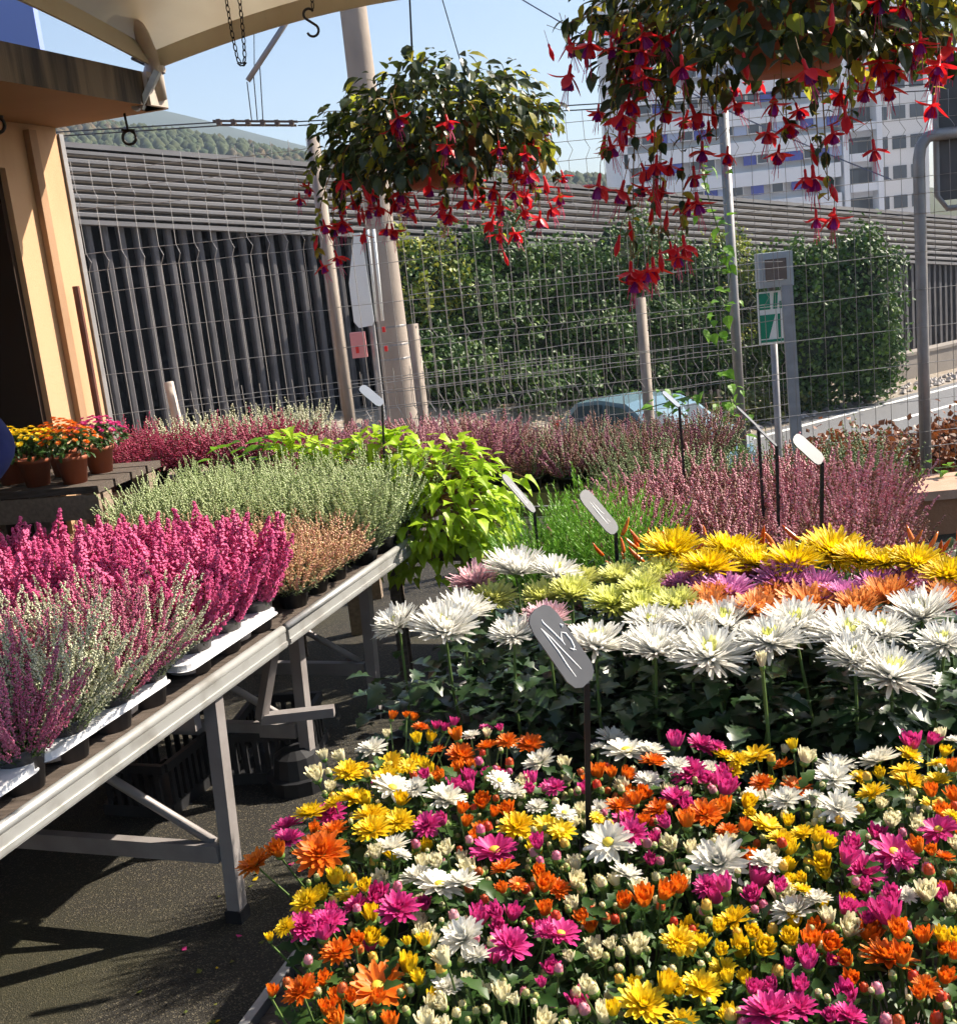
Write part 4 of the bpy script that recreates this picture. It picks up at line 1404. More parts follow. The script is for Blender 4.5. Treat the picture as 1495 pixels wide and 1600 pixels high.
# ================================================================== MUM BED
COLS = {'W': 'petal_white', 'Y': 'petal_yellow', 'O': 'petal_orange', 'M': 'petal_magenta'}
OPEN = {k: [mum_open(c, i + ord(k)) for i in range(3)] for k, c in COLS.items()}
for k in 'OMYW':
    OPEN[k].append(mum_open(COLS[k], 40 + ord(k), True))
HALF = {k: [mum_half('petal_cream' if k == 'W' else c, i + 7 + ord(k)) for i in range(2)] for k, c in COLS.items()}
BUD = {'W': mum_bud('bud_cream', False), 'Y': mum_bud('bud_amber', False), 'O': mum_bud('bud_red', False), 'M': mum_bud('bud_pink', False)}
BUDG = [mum_bud('bud_green', True), mum_bud('bud_cream', True)]
MUMS = {
'W': '-243 1970 855 59,-325 1922 867 23h,-296 1925 860 27h,-329 1838 869 33h,-58 1924 878 35,56 1803 870 62,-192 1774 866 68,-153 1739 875 42,-101 1701 872 69,-12 1720 882 42,7 1677 880 44,41 1664 857 37,-183 1543 882 60,-203 1524 879 25h,-163 1506 885 31,-101 1525 872 25h,-145 1501 852 56,-107 1428 879 68,-77 1420 884 53,-114 1475 881 24h,-79 1292 880 62,-101 1240 884 26h,-62 1271 865 35,-101 1244 846 42,-105 1194 853 20h,-75 1226 861 16h,-33 1179 869 25h,-42 1231 851 16h,-56 1219 847 18h,-19 1150 880 15h,-216 2001 862 18h,-28 1940 868 19h,198 1919 846 64,208 1815 870 84,250 1797 870 60,164 1883 847 39,470 1785 847 18h,474 1672 884 30h,532 1705 855 70,507 1643 863 64,590 1680 869 69,722 1752 860 23h,728 1713 869 31,550 1557 852 20h,586 1538 862 16h,228 1712 858 49,274 1714 878 44,331 1741 852 49,387 1628 850 55,414 1584 866 54,463 1600 853 37,476 1521 877 59,132 1482 884 70,161 1501 862 31,215 1448 883 27h,80 1586 882 37,138 1637 854 34,151 1422 866 49,132 1417 857 22h,279 1440 859 83,250 1485 854 23h,309 1492 848 31h,339 1410 869 48,206 1375 868 18,342 1299 864 62,373 1298 876 38,346 1338 859 28h,138 1276 847 31h,85 1264 850 20h,106 1281 850 17h,53 1268 848 17h,63 1157 884 19h,397 1246 860 30h,490 1304 862 28,514 1300 862 31h,683 1595 877 33,596 1404 864 22h',
'Y': '-273 1844 870 56,-258 1902 848 34,-209 1912 846 58,-167 1821 878 33,-209 1838 855 45,-260 1788 848 62,-286 1719 875 38,-324 1707 869 59,-221 1654 880 57,-174 1631 874 53,-214 1600 882 59,-177 1723 861 28h,7 1592 865 59,50 1595 860 42,-258 1474 874 27h,-244 1471 853 36,-213 1437 878 21h,-297 1435 868 47,-320 1387 861 32,-340 1379 851 14h,-125 1286 881 21h,-151 1321 860 14h,-183 1319 863 14h,-157 1953 867 24h,-135 2002 845 24h,366 1770 859 46,407 1733 873 58,375 1712 875 35,474 1746 872 22h,651 1699 858 44,704 1693 857 22h,680 1656 860 39,610 1620 876 46,624 1636 846 55,649 1589 868 41,538 1561 874 49,550 1644 857 34,581 1647 854 21h,621 1537 855 36,363 1699 863 31,357 1561 856 20h,372 1526 859 52,379 1478 862 43,400 1518 862 20h,411 1488 861 39,416 1433 882 23h,385 1461 851 27h,71 1546 875 44,127 1565 878 24,407 1383 869 29h,408 1374 859 22h,359 1376 855 18h,361 1314 879 31,267 1309 853 52,240 1269 866 20h,274 1233 878 20h,339 1285 852 24h,316 1215 877 26h,185 1229 882 46,182 1211 877 16h,211 1224 878 20h,262 1248 845 30h,281 1212 870 29h,228 1202 880 19h,232 1217 847 36,200 1176 856 51,231 1183 856 19h,158 1166 866 31h,170 1160 862 19h,127 1147 864 59,89 1120 876 21h,167 1132 845 37,488 1191 873 22h,614 1453 881 27',
'O': '-76 1899 854 57,-119 1856 885 34,-83 1955 864 31h,-29 1902 864 46,6 1897 871 42,46 1921 851 54,-280 1649 864 50,-306 1632 874 20h,-45 1698 854 31h,-76 1624 884 23h,-27 1644 862 20h,-7 1631 870 27h,-390 1562 868 61,-351 1559 881 29h,-290 1565 872 80,-19 1470 868 45,-243 1326 857 47,-214 1310 876 21h,-275 1216 880 46,-257 1277 847 20h,-311 1231 870 18h,-187 1258 847 72,-179 1190 874 20h,-216 1220 858 18h,-23 1412 866 18h,29 1437 871 21h,-2 1419 869 26,35 1408 867 29h,-208 2067 870 21h,-178 2033 883 14h,-167 2061 865 19h,-151 2014 866 36,453 1739 846 40,616 1532 877 24h,244 1749 873 49,152 1771 849 32h,195 1731 858 27h,388 1617 880 38,451 1642 854 51,164 1596 879 41,227 1624 852 46,190 1606 877 25h,255 1534 871 32h,284 1548 877 56,322 1585 859 29h,314 1535 850 36,297 1556 857 24h,330 1489 877 23h,131 1336 873 25h,158 1325 882 32h,207 1346 881 28h,186 1334 881 28h,544 1404 866 26h,572 1384 862 29,546 1362 883 18h,54 1432 848 38,359 1266 850 24h,341 1217 867 29h,357 1198 874 26h,373 1186 860 22h,370 1165 848 22h,420 1242 852 33h,423 1191 860 64,432 1169 869 28h,442 1206 876 26h,440 1249 860 20h,471 1207 865 23h,485 1184 862 19h,488 1159 873 22h,440 1123 863 30,470 1142 855 22h,426 1104 866 18h,673 1590 882 25h,655 1540 860 28h',
'M': '-136 1768 880 21h,-294 1719 857 52,-367 1716 846 52,-344 1603 880 52,-131 1604 877 49,-108 1633 863 23h,-65 1808 849 26h,68 1743 850 39,-31 1543 859 73,33 1521 868 25h,-228 1435 856 45,-201 1456 848 33h,-163 1377 879 60,-253 1353 885 48,-296 1408 849 53,-258 1336 877 31h,-18 1255 885 53,-33 1334 857 22h,-58 1394 848 20h,-34 1348 869 25h,14 1208 858 15h,26 1277 883 29,-123 2015 862 18h,-88 1993 874 20h,-108 2019 855 20h,-29 1996 857 28,-3 1920 884 15h,293 1815 870 33h,338 1811 864 56,356 1782 872 32,665 1729 860 36h,702 1740 858 27h,296 1717 863 62,308 1648 879 26h,350 1702 858 26h,335 1626 871 38h,259 1646 856 55,178 1609 845 50,170 1501 883 47,222 1519 880 24h,74 1693 872 35,251 1385 856 40,266 1343 877 28h,325 1401 847 37h,332 1320 881 21h,469 1394 846 63,440 1381 875 29h,521 1427 852 64,467 1441 857 26h,514 1371 872 33,46 1279 879 48,261 1110 865 69,295 1120 858 46,254 1156 858 22h,305 1148 859 22h,324 1176 871 28h,302 1178 868 16h,354 1188 859 16h,347 1103 853 42,323 1093 858 18h,442 1240 877 40h,419 1247 870 20h,461 1266 862 20h,464 1285 873 24h,538 1312 848 24h,581 1426 880 52,693 1628 855 25h',
}
CHRYS = {
'W': '-197 2267 1000 109,-91 2208 1000 141,-49 2311 1000 120,41 2120 1000 100,195 2046 994 136,299 1991 988 129,309 2101 1000 104,375 2064 1000 103,389 1947 984 144,444 2066 1000 136,498 1952 997 129,562 2010 1000 132,619 1857 979 112,641 1931 1000 151,669 1807 966 135,689 1915 1000 100,770 1848 993 100,788 1994 1000 139',
'V': '73 2484 1035 155,160 2423 1031 111',
'P': '-26 2533 1002 121,112 2155 1012 100',
'L': '13 2426 990 111,123 2366 993 109,181 2333 1005 100,210 2478 991 100,261 2285 992 110,299 2455 992 100,316 2212 994 100,319 2305 1008 100,331 2234 992 100,352 2383 993 100,373 2175 1005 100,387 2420 1008 100',
'B': '433 2140 1000 100,447 2203 999 100,518 2096 1004 117,563 2207 987 109,633 2139 986 136,697 2069 991 103,770 2111 996 126,859 2030 1002 100',
'K': '414 2343 995 100,462 2272 998 100,497 2233 1005 119,531 2377 994 100,574 2363 995 103,614 2261 1002 125,672 2223 997 100,704 2161 998 100,775 2183 997 100,855 2201 998 118,864 2120 992 100,877 2072 1000 100',
'Z': '426 2490 1039 146,474 2335 1035 124,557 2456 1028 145,590 2366 1023 117,645 2302 1034 127,754 2359 1035 153,784 2278 1033 112,815 2241 1030 100,875 2218 1030 114,886 2102 1033 100',
}

def parse(s):
    for t in s.split(','):
        h = t.endswith('h')
        yield [float(q) / 1000 for q in t.rstrip('h').split()] + [h]

def foliage_variant(seed, n_=190, R0=.105, zt_=.235, data=None):
    st = random.getstate(); random.seed(seed)
    mb_ = MB()
    d = data or leaf_mesh_data(O_MUM, 1, .62, .3, .7)
    for i in range(n_):
        a = U(0, 6.283)
        r = R0 * math.sqrt(U(.02, 1))
        z = zt_ * (1 - .25 * (r / R0) ** 2) * (1 - .55 * random.random() ** 2.2)
        p = Vector((r * math.cos(a), r * math.sin(a), z))
        add_leaf(mb_, d, leaf_mtx(p, a + U(-1.2, 1.2), rad(U(-25, 50)), rad(U(-30, 30)), U(.026, .046)))
    me = mb_.mesh('foliage', ['leaf_mum'], True)
    random.setstate(st)
    return me
FOL = [foliage_variant(k) for k in range(4)]
blooms = []
for k, s in MUMS.items():
    for x, y, z, sz, h in parse(s):
        blooms.append((k, x, y, z, sz, h))
pots = {}
for i in range(7):
    for j in range(4):
        pots[(i, j)] = [E(.07 + .178 * i + .072 * (3 - j), -.17 + .185 * j, .60), []]
for b in blooms:
    k = min(pots, key=lambda q: (pots[q][0].x - b[1]) ** 2 + (pots[q][0].y - b[2]) ** 2)
    pots[k][1].append(b)
ROWN = ['front row', 'second row', 'third row', 'back row']
def stem_tube(mb_, p, q, r=.0016, bow=.01):
    mid = (Vector(p) + Vector(q)) / 2 + Vector((U(-bow, bow), U(-bow, bow), 0))
    mb_.tube([p, mid, q], r, 4, caps=False)
for (i, j), (c, bl_) in pots.items():
    if not seen(c + Vector((0, 0, .25)), 140, 150):
        continue
    t = thing('mum_plant', 'multicoloured mum in the %s of the front bed, %s plant from the aisle' % (ROWN[j], ORD[i]), 'mum plant', c, U(-.3, .3) * 0, 'garden mums in the front bed')
    obj('pot', POT_S, t, (0, 0, 0))
    tag(obj('foliage', FOL[(i + j * 3) % 4], t, (0, 0, .02), (0, 0, U(0, 6))), None, None, None, 'stuff')
    stm = MB()
    occ = []
    for (k, x, y, z, sz, h) in bl_:
        p = Vector((x, y, z)) - c
        occ.append((p.x, p.y, sz))
        tilt = Vector((U(-.35, .35) + p.x * 1.5 + .05, U(-.45, .25) + p.y * 1.5 - .05, 1)).normalized()
        q = tilt.to_track_quat('Z', 'Y').to_matrix().to_4x4()
        spin = Matrix.Rotation(U(0, 6.28), 4, 'Z')
        if h:
            s = sz * 1.0
            p2 = p - tilt * s * .4
            obj('half_open_bloom', random.choice(HALF[k]), t, mw=Matrix.Translation(p2) @ q @ spin @ Matrix.Scale(s, 4))
        else:
            s = sz * 1.1
            p2 = p - tilt * s * .1
            me = random.choice(OPEN[k])
            obj('bloom', me, t, mw=Matrix.Translation(p2) @ q @ spin @ Matrix.Scale(s, 4))
        stem_tube(stm, (p.x * .35, p.y * .35, .10), p2 - tilt * .004)
    for tr in range(40):
        if not bl_: break
        a, r = U(0, 6.283), .10 * math.sqrt(random.random())
        x, y = r * math.cos(a), r * math.sin(a)
        if any((x - ox) ** 2 + (y - oy) ** 2 < (os_ * .45 + .012) ** 2 for ox, oy, os_ in occ): continue
        k = min(bl_, key=lambda b: (b[1] - c.x - x) ** 2 + (b[2] - c.y - y) ** 2)[0]
        p = Vector((x, y, U(.235, .262)))
        tilt = Vector((U(-.35, .35), U(-.4, .25), 1)).normalized()
        q = tilt.to_track_quat('Z', 'Y').to_matrix().to_4x4()
        s = U(.020, .030)
        obj('half_open_bloom', random.choice(HALF[k]), t, mw=Matrix.Translation(p - tilt * s * .5) @ q @ Matrix.Rotation(U(0, 6), 4, 'Z') @ Matrix.Scale(s, 4))
        stem_tube(stm, (x * .4, y * .4, .10), p - tilt * s * .5, .0014)
        occ.append((x, y, s))
        if len(occ) > len(bl_) + 8: break
    nb = 0
    for tr in range(90):
        if nb >= 32:
            break
        a, r = U(0, 6.283), .105 * math.sqrt(random.random())
        x, y = r * math.cos(a), r * math.sin(a)
        if any((x - ox) ** 2 + (y - oy) ** 2 < (os_ * .42 + .006) ** 2 for ox, oy, os_ in occ):
            continue
        nb += 1
        big = random.random() < .42
        near = min(bl_, key=lambda b: (b[1] - c.x - x) ** 2 + (b[2] - c.y - y) ** 2)[0] if bl_ else 'W'
        s = U(.012, .017) if big else U(.007, .011)
        p = Vector((x, y, U(.225, .26)))
        tilt = Vector((U(-.3, .3), U(-.3, .3), 1)).normalized()
        q = tilt.to_track_quat('Z', 'Y').to_matrix().to_4x4()
        me = BUD[near] if big else random.choice(BUDG)
        obj('bud', me, t, mw=Matrix.Translation(p) @ q @ Matrix.Diagonal((s, s, s * 1.25, 1)))
        stem_tube(stm, (x * .4, y * .4, .10), p, .0011)
        occ.append((x, y, s))
    stm.build('stems', ['stem'], t)

# ================================================================== TALL CHRYSANTHEMUMS
KN = {'W': ('petal_pure', 'white', 'petal_white'), 'V': ('petal_pure', 'white', 'petal_white'), 'P': ('petal_blush', 'pale pink', 'petal_white'),
      'L': ('petal_lime', 'lime yellow', 'petal_lime'), 'B': ('petal_bronze', 'bronze orange', 'petal_bronze'),
      'K': ('petal_lilac', 'lilac pink', 'petal_lilac'), 'Z': ('petal_gold', 'bright yellow', 'petal_gold')}
SPI = {}
for k, (m_, _, core) in KN.items():
    SPI[k] = [spider_bloom(m_, 3 + ord(k) + i, 1.25 if k in 'LBK' else 1.05, core if k not in 'WV' else 'petal_lime', up=(-2, 4, 12)[i]) for i in range(3)]
LEAFC = []
for i in range(4):
    mb = MB()
    vs, fs = leaf_mesh_data(O_CHRYS, 1, .62, (.25, .45, .1, .35)[i], (.5, .9, 1.2, .2)[i])
    mb.add(vs, fs)
    LEAFC.append(mb.mesh('leaf', ['leaf_chrys'], True))
LOWF = []
for k in range(3):
    st = random.getstate(); random.seed(70 + k)
    mb = MB()
    d = leaf_mesh_data(O_CHRYS, 1, .62, .3, .8)
    for i in range(46):
        a = U(0, 6.283); r = U(.02, .10)
        add_leaf(mb, d, leaf_mtx(Vector((r * math.cos(a), r * math.sin(a), U(.10, .30))), a + U(-.6, .6), rad(U(-20, 45)), rad(U(-30, 30)), U(.05, .085)))
    LOWF.append(mb.mesh('low_foliage', ['leaf_chrys'], True))
    random.setstate(st)
names_used = {}
WHERE = {'W': 'in the front rank', 'V': 'behind the lime yellows', 'P': 'among its neighbours', 'L': 'on the aisle side', 'B': 'behind the white rank',
         'K': 'in front of the yellow rank', 'Z': 'in the rearmost rank'}
for key, s in CHRYS.items():
    bs = [b for b in parse(s)]
    bs.sort(key=lambda b: E(0, 0).x * 0 + b[0])
    groups = []
    for b in bs:
        for g in groups:
            if len(g) < 2 and (Vector(b[:2]) - Vector(g[0][:2])).length < .115:
                g.append(b); break
        else:
            groups.append([b])
    col = KN[key][1]
    tot = len(groups)
    for gi, g in enumerate(groups):
        cx = sum(b[0] for b in g) / len(g); cy_ = sum(b[1] for b in g) / len(g)
        base = Vector((cx, cy_, .60))
        lab = '%s chrysanthemum %s, %s of its colour from the left' % (col, WHERE[key], ORD[gi])
        t = thing('chrysanthemum_plant', lab, 'chrysanthemum', base, 0, col + ' spider chrysanthemums')
        obj('pot', POT_M, t)
        tag(obj('low_foliage', random.choice(LOWF), t, (0, 0, .02), (0, 0, U(0, 6.28)), U(.9, 1.05)), None, None, None, 'stuff')
        stm = MB()
        for (x, y, z, sz, _h) in g:
            p = Vector((x, y, z)) - base
            tilt = Vector((U(-.22, .22) + p.x, U(-.30, .12) + p.y - .08, 1)).normalized()
            if key == 'W' and x < -.15:
                tilt = Vector((-.35, -.25, 1)).normalized()
            q = tilt.to_track_quat('Z', 'Y').to_matrix().to_4x4()
            obj('bloom', random.choice(SPI[key]), t, mw=Matrix.Translation(p - tilt * sz * .16) @ q @ Matrix.Rotation(U(0, 6.28), 4, 'Z') @ Matrix.Diagonal((sz * 1.06, sz * 1.06, sz * U(.85, 1.1), 1)))
            top = p - tilt * sz * .2
            pts = [Vector((p.x * .3, p.y * .3, .10)), Vector((p.x * .8 + U(-.01, .01), p.y * .8 + U(-.01, .01), p.z * .6)), top]
            stm.tube(pts, [.0036, .0031, .0026], 6, caps=False)
            front = key == 'W' and (y - 1.5) - (-.334) * (x + .42) < .72
            nl = 22 if front else (9 if key in 'WLV' else 4)
            for i in range(nl):
                t_ = U(.22, .90)
                b0 = pts[0].lerp(pts[1], t_ * 2) if t_ < .5 else pts[1].lerp(pts[2], t_ * 2 - 1)
                a = i * 2.4 + U(-.4, .4)
                sc_ = U(.055, .09) * (1.15 - .5 * t_)
                obj('leaf', random.choice(LEAFC), t, mw=leaf_mtx(b0, a, rad(U(-20, 35)), rad(U(-25, 25)), sc_))
        stm.build('stems', ['stem'], t, smooth=True)
# dropped petals and leaf crumbs on the asphalt
mb = MB()
for i in range(260):
    a, b = U(-.9, -.05), U(-.3, 2.6)
    p = E(a, b, .006)
    leaf_quad(mb, p, U(.008, .022), Vector((0, 0, 3)), random.choice((0, 1, 2, 2, 2)))
tag(mb.build('petal_litter', ['petal_magenta', 'petal_yellow', 'leaf_bank']), 'dropped petals and leaf crumbs scattered on the asphalt', 'litter', None, 'stuff')
# one closed bud standing before the white rank
t = thing('chrysanthemum_bud_stem', 'single cream chrysanthemum bud on a bare stem before the white rank', 'chrysanthemum', (.452, 1.83, .60))
obj('pot', POT_S, t)
st_ = MB(); st_.tube([(0, 0, .08), (.004, 0, .25), (0, 0, .375)], .0032, 6, caps=False); st_.build('stem', ['stem'], t)
obj('half_open_bloom', HALF['W'][0], t, mw=Matrix.Translation((0, 0, .378)) @ Matrix.Diagonal((.020, .020, .034, 1)))
for i in range(5):
    obj('leaf', LEAFC[i % 4], t, mw=leaf_mtx(Vector((0, 0, .12 + .05 * i)), i * 2.4, rad(U(0, 40)), 0, .05))

# ================================================================== HEATHERS
def spike(mb_, base, dirv, L, r, nb, br, mf, ml, bare=.22, leaves=10, bend=.0, elong=1.0, lsz=.010):
    d = dirv.normalized()
    x = d.orthogonal().normalized(); y = d.cross(x)
    bd = Vector((U(-1, 1), U(-1, 1), 0)) * bend
    def P(t): return base + d * (L * t) + bd * (t * t * L)
    mb_.tube([P(0), P(.5), P(1)], [.0016, .0012, .0005], 3, ml, caps=False)
    for i in range(nb):
        t = bare + (1 - bare) * (i + random.random()) / nb
        rr_ = r * (1.0 if t < .88 else max(.3, (1 - t) / .12)) * (.85 + .3 * math.sin(t * 17 + nb))
        a = U(0, 6.283)
        c_ = P(t) + (x * math.cos(a) + y * math.sin(a)) * rr_ * U(.45, 1)
        mb_.octa(c_, br * U(.75, 1.2) * (1 if t < .85 else .75), mf, None)
    for i in range(leaves):
        t = U(.03, max(.35, bare + .25))
        a = U(0, 6.283)
        o_ = x * math.cos(a) + y * math.sin(a)
        p = P(t)
        tip = p + o_ * lsz * U(.8, 1.4) + d * lsz * U(.3, 1.2)
        w_ = d.cross(o_) * lsz * .16
        mb_.add([tuple(p - w_), tuple(p + w_), tuple(tip)], [(0, 1, 2)], ml)

def spike_lib(key, n_, L, r, nb, br, bare, leaves, leafm='heath_leaf', seed=1):
    st = random.getstate(); random.seed(seed)
    out = []
    for i in range(n_):
        mb_ = MB()
        spike(mb_, Vector((0, 0, 0)), Vector((0, 0, 1)), L, r, nb, br, 0, 1, bare, leaves, bend=.12)
        out.append(mb_.mesh('flower_spike', ['heath_' + key, leafm]))
    random.setstate(st)
    return out
SP = {'erica': spike_lib('erica', 7, .22, .0150, 190, .0052, .14, 20, seed=3),
      'rose': spike_lib('rose', 6, .28, .0080, 110, .0036, .22, 30, seed=5),
      'whitebud': spike_lib('whitebud', 6, .28, .0078, 105, .0035, .24, 34, 'heath_leaf_grey', seed=8)}

def heather_parts(name, label, loc, keyfn, n_, spread, lean, group, pot=POT_S, lift=.07, smin=.75, smax=1.12):
    t = thing(name, label, 'heather', loc, 0, group)
    obj('pot', pot, t)
    for i in range(n_):
        a = i * 2.39996
        q = math.sqrt((i + .5) / n_)
        p = Vector((math.cos(a) * .045 * q, math.sin(a) * .045 * q, lift))
        tilt = lean * q + U(-.10, .10)
        a += U(-.25, .25)
        dv = Vector((math.cos(a) * math.sin(tilt), math.sin(a) * math.sin(tilt), math.cos(tilt)))
        mtx = Matrix.Translation(p) @ dv.to_track_quat('Z', 'Y').to_matrix().to_4x4() @ Matrix.Rotation(U(0, 6), 4, 'Z') @ Matrix.Scale(U(smin, smax) * (1.06 - .22 * q), 4)
        obj('flower_spike', random.choice(SP[keyfn(a, q)]), t, mw=mtx)
    # leafy skirt
    return t

def heather_var(keys, n_, L, r, nb, br, lean, spread, seed, leafm='heath_leaf', bare=.25, leaves=8, lsz=.014):
    st = random.getstate(); random.seed(seed)
    mb_ = MB()
    for i in range(n_):
        a = i * 2.39996
        q = math.sqrt((i + .5) / n_)
        tl = lean * q + U(-.07, .07)
        p = Vector((math.cos(a) * spread * q, math.sin(a) * spread * q, .045))
        dv = Vector((math.cos(a) * math.sin(tl), math.sin(a) * math.sin(tl), math.cos(tl)))
        spike(mb_, p, dv, L * U(.72, 1.12) * (1.04 - .2 * q), r, nb, br, random.randrange(len(keys)), len(keys), bare, leaves, bend=.14, lsz=lsz)
    me = mb_.mesh('flower_spikes', ['heath_' + k for k in keys] + [leafm])
    random.setstate(st)
    return me
HV = {
 'orange': [heather_var(['orange'], 80, .20, .007, 34, .0042, 1.0, .05, 20 + i, 'heath_leaf_grey', .3, 14) for i in range(3)],
 'palegreen': [heather_var(['palegreen'], 80, .30, .0068, 46, .0043, .62, .05, 30 + i, 'heath_leaf_grey', .3, 22) for i in range(3)],
 'crimson': [heather_var(['crimson'], 50, .27, .009, 36, .0060, .85, .055, 40 + i) for i in range(3)],
 'purple': [heather_var(['purple', 'brown', 'dusty'], 64, .31, .009, 44, .0060, .75, .055, 50 + i, 'heath_leaf', .3, 10) for i in range(3)],
 'brown': [heather_var(['brown', 'greenspike', 'brown', 'purple'], 64, .32, .009, 42, .0060, .7, .055, 60 + i, 'heath_leaf', .25, 12) for i in range(3)],
 'dusty': [heather_var(['dusty', 'dusty', 'brown'], 76, .32, .0080, 52, .0050, .62, .055, 70 + i, 'heath_leaf', .3, 12) for i in range(3)],
 'greenspike': [heather_var(['greenspike'], 50, .32, .0065, 24, .0050, .5, .055, 80 + i, 'heath_leaf_grey', .2, 18, .022) for i in range(3)],
 'whitebud': [heather_var(['whitebud'], 42, .27, .0075, 28, .0050, .45, .055, 90 + i, 'heath_leaf_grey') for i in range(2)],
 'mixed': [heather_var(['rose', 'whitebud'], 40, .25, .007, 36, .0034, .5, .05, 95 + i, 'heath_leaf_grey') for i in range(2)],
}
def heather(kind, label, loc, group, sc_=1.0, pot=POT_L):
    t = thing('heather_plant', label, 'heather', loc, 0, group)
    obj('pot', pot, t)
    obj('flower_spikes', random.choice(HV[kind]), t, (0, 0, 0), (0, 0, U(0, 6.28)), sc_)
    return t

# near table: rose-and-white heathers then pink erica
VS = [.09, .26, .44, .62, .80, .98]
VN = ['row beside the rail', 'second row from the rail', 'third row from the rail', 'fourth row from the rail', 'fifth row from the rail', 'row farthest from the rail']
US = [-.14, .02, .17, .33, .49, .66]
for j, v in enumerate(VS):
    ci = 0
    for i, u in enumerate(US):
        p = T(u + U(-.02, .02), v, .70)
        if not seen(p + Vector((0, 0, .2)), 60, 40) or j > 2 or (j == 2 and u > .6):
            continue
        ph = U(0, 6)
        def kf(a, q, ph=ph): return 'rose' if math.sin(a * 1.0 + ph) + U(-.5, .5) > -.05 else 'whitebud'
        heather_parts('heather_plant', 'rose and white heather, %s, %s from near end' % (VN[j], ORD[ci]), p, kf, 84, .05, .88, 'rose and white heathers on the near table')
        ci += 1
    ci = 0
    for i, u in enumerate([.46, .66, .86, 1.04, 1.22]):
        if u < .7 and j < 3:
            continue
        p = T(u + U(-.02, .02), v, .705)
        if not seen(p + Vector((0, 0, .25)), 60, 40):
            continue
        if j <= 3 and u < .7:
            p = T(u + .04, v + .04, .705)
            if j == 3: continue
        heather_parts('erica_plant', 'bright magenta heather, %s, %s from near end' % (VN[j], ORD[ci]), p, lambda a, q: 'erica', 40, .05, .60, 'bright pink heathers on the near table', smin=1.0, smax=1.45)
        ci += 1
for j, v in enumerate(VS):
    ci = 0
    for u in (1.46, 1.61, 1.76):
        p = T(u, v, .70)
        if seen(p + Vector((0, 0, .2)), 20, 20):
            heather('orange', 'low orange heather, %s, %s from near end' % (VN[j], ORD[ci]), p, 'orange heathers on the far table'); ci += 1
    ci = 0
    for u in (1.96, 2.11, 2.26, 2.40):
        p = T(u, v - .03, .70)
        if seen(p + Vector((0, 0, .2)), 20, 20):
            heather('palegreen', 'pale green heather, %s, %s from near end' % (VN[j], ORD[ci]), p, 'pale green heathers on the far table'); ci += 1

# wooden bench at the back left with crimson and white heathers
bb = thing('wooden_bench', 'dark wooden bench under the crimson heathers beside the orange wall', 'bench', (-1.32, 5.72, -.09), rad(-5))
for k in range(4):
    mb = MB(); mb.box((0, -.3 + k * .2, .885), (1.5, .185, .03)); mb.build('plank', ['wood_pale'], bb)
for a in (-.7, .7):
    for b in (-.3, .3):
        mb = MB(); leg(mb, (a, b), .06, 0, .87); mb.build('leg', ['wood_pale'], bb)
for i in range(7):
    heather('crimson', 'crimson heather, front row of the wooden bench, %s from the orange wall' % ORD[i], (-1.88 + .165 * i, 5.56 - .012 * i, .81), 'crimson heathers on the wooden bench', 1.0)
for i in range(7):
    if i < 2: heather('crimson', 'crimson heather at the back of the wooden bench, %s from the orange wall' % ORD[i], (-1.80 + .165 * i, 5.80, .81), 'crimson heathers on the wooden bench')
    else: heather('whitebud', 'cream heather at the back of the wooden bench, %s from the wall' % ORD[i - 2], (-1.80 + .165 * i, 5.80, .81), 'cream heathers on the wooden bench', 1.05)
# olive bench heathers
ci = {}
for j, b in enumerate((3.53, 3.72, 3.88)):
    for i in range(13):
        a = -1.88 + i * .175 + j * .04
        kind = 'purple' if a < -.62 else 'brown'
        if a < -1.2 and j == 0 and i % 3 == 2: kind = 'purple'
        ci[(j, kind)] = ci.get((j, kind), 0) + 1
        heather(kind, '%s heather, %s row of the olive bench, %s of its colour from left' % ({'purple': 'purple pink', 'brown': 'brownish green tipped'}[kind], ['front', 'middle', 'back'][j], ORD[ci[(j, kind)] - 1]),
                E(a, b, .69), 'heathers along the olive bench', U(.84, 1.0) * (.80 if kind == 'brown' else 1))
# dusty heathers on the table to the right
for j, b in enumerate((1.80, 1.98, 2.16, 2.34, 2.52, 2.70)):
    for i in range(6):
        a = .22 + i * .165 + U(-.015, .015)
        if i == 5: continue
        if not seen(E(a, b, .8), 30, 30): continue
        heather('dusty', 'dusty pink heather, %s row of the low table, %s from the left' % (ORD[j], ORD[i]), E(a, b, .57), 'dusty pink heathers on the low table', U(1.0, 1.18))
for j, b in enumerate((2.9, 3.08)):
    for i in range(6):
        heather('greenspike', 'green spiky heather behind the dusty pinks, %s row, %s from the left' % (ORD[j], ORD[i]), E(.10 + i * .165, b, .57), 'green heathers at the back of the low table', U(1.0, 1.2))
for i, (a, b) in enumerate(((.66, 1.62), (.82, 1.60), (.97, 1.60))):
    heather('mixed', 'rose and white heather just behind the yellow chrysanthemums, %s from the left' % ORD[i], E(a, b, .60), 'rose and white heathers behind the yellow blooms', 1.1)

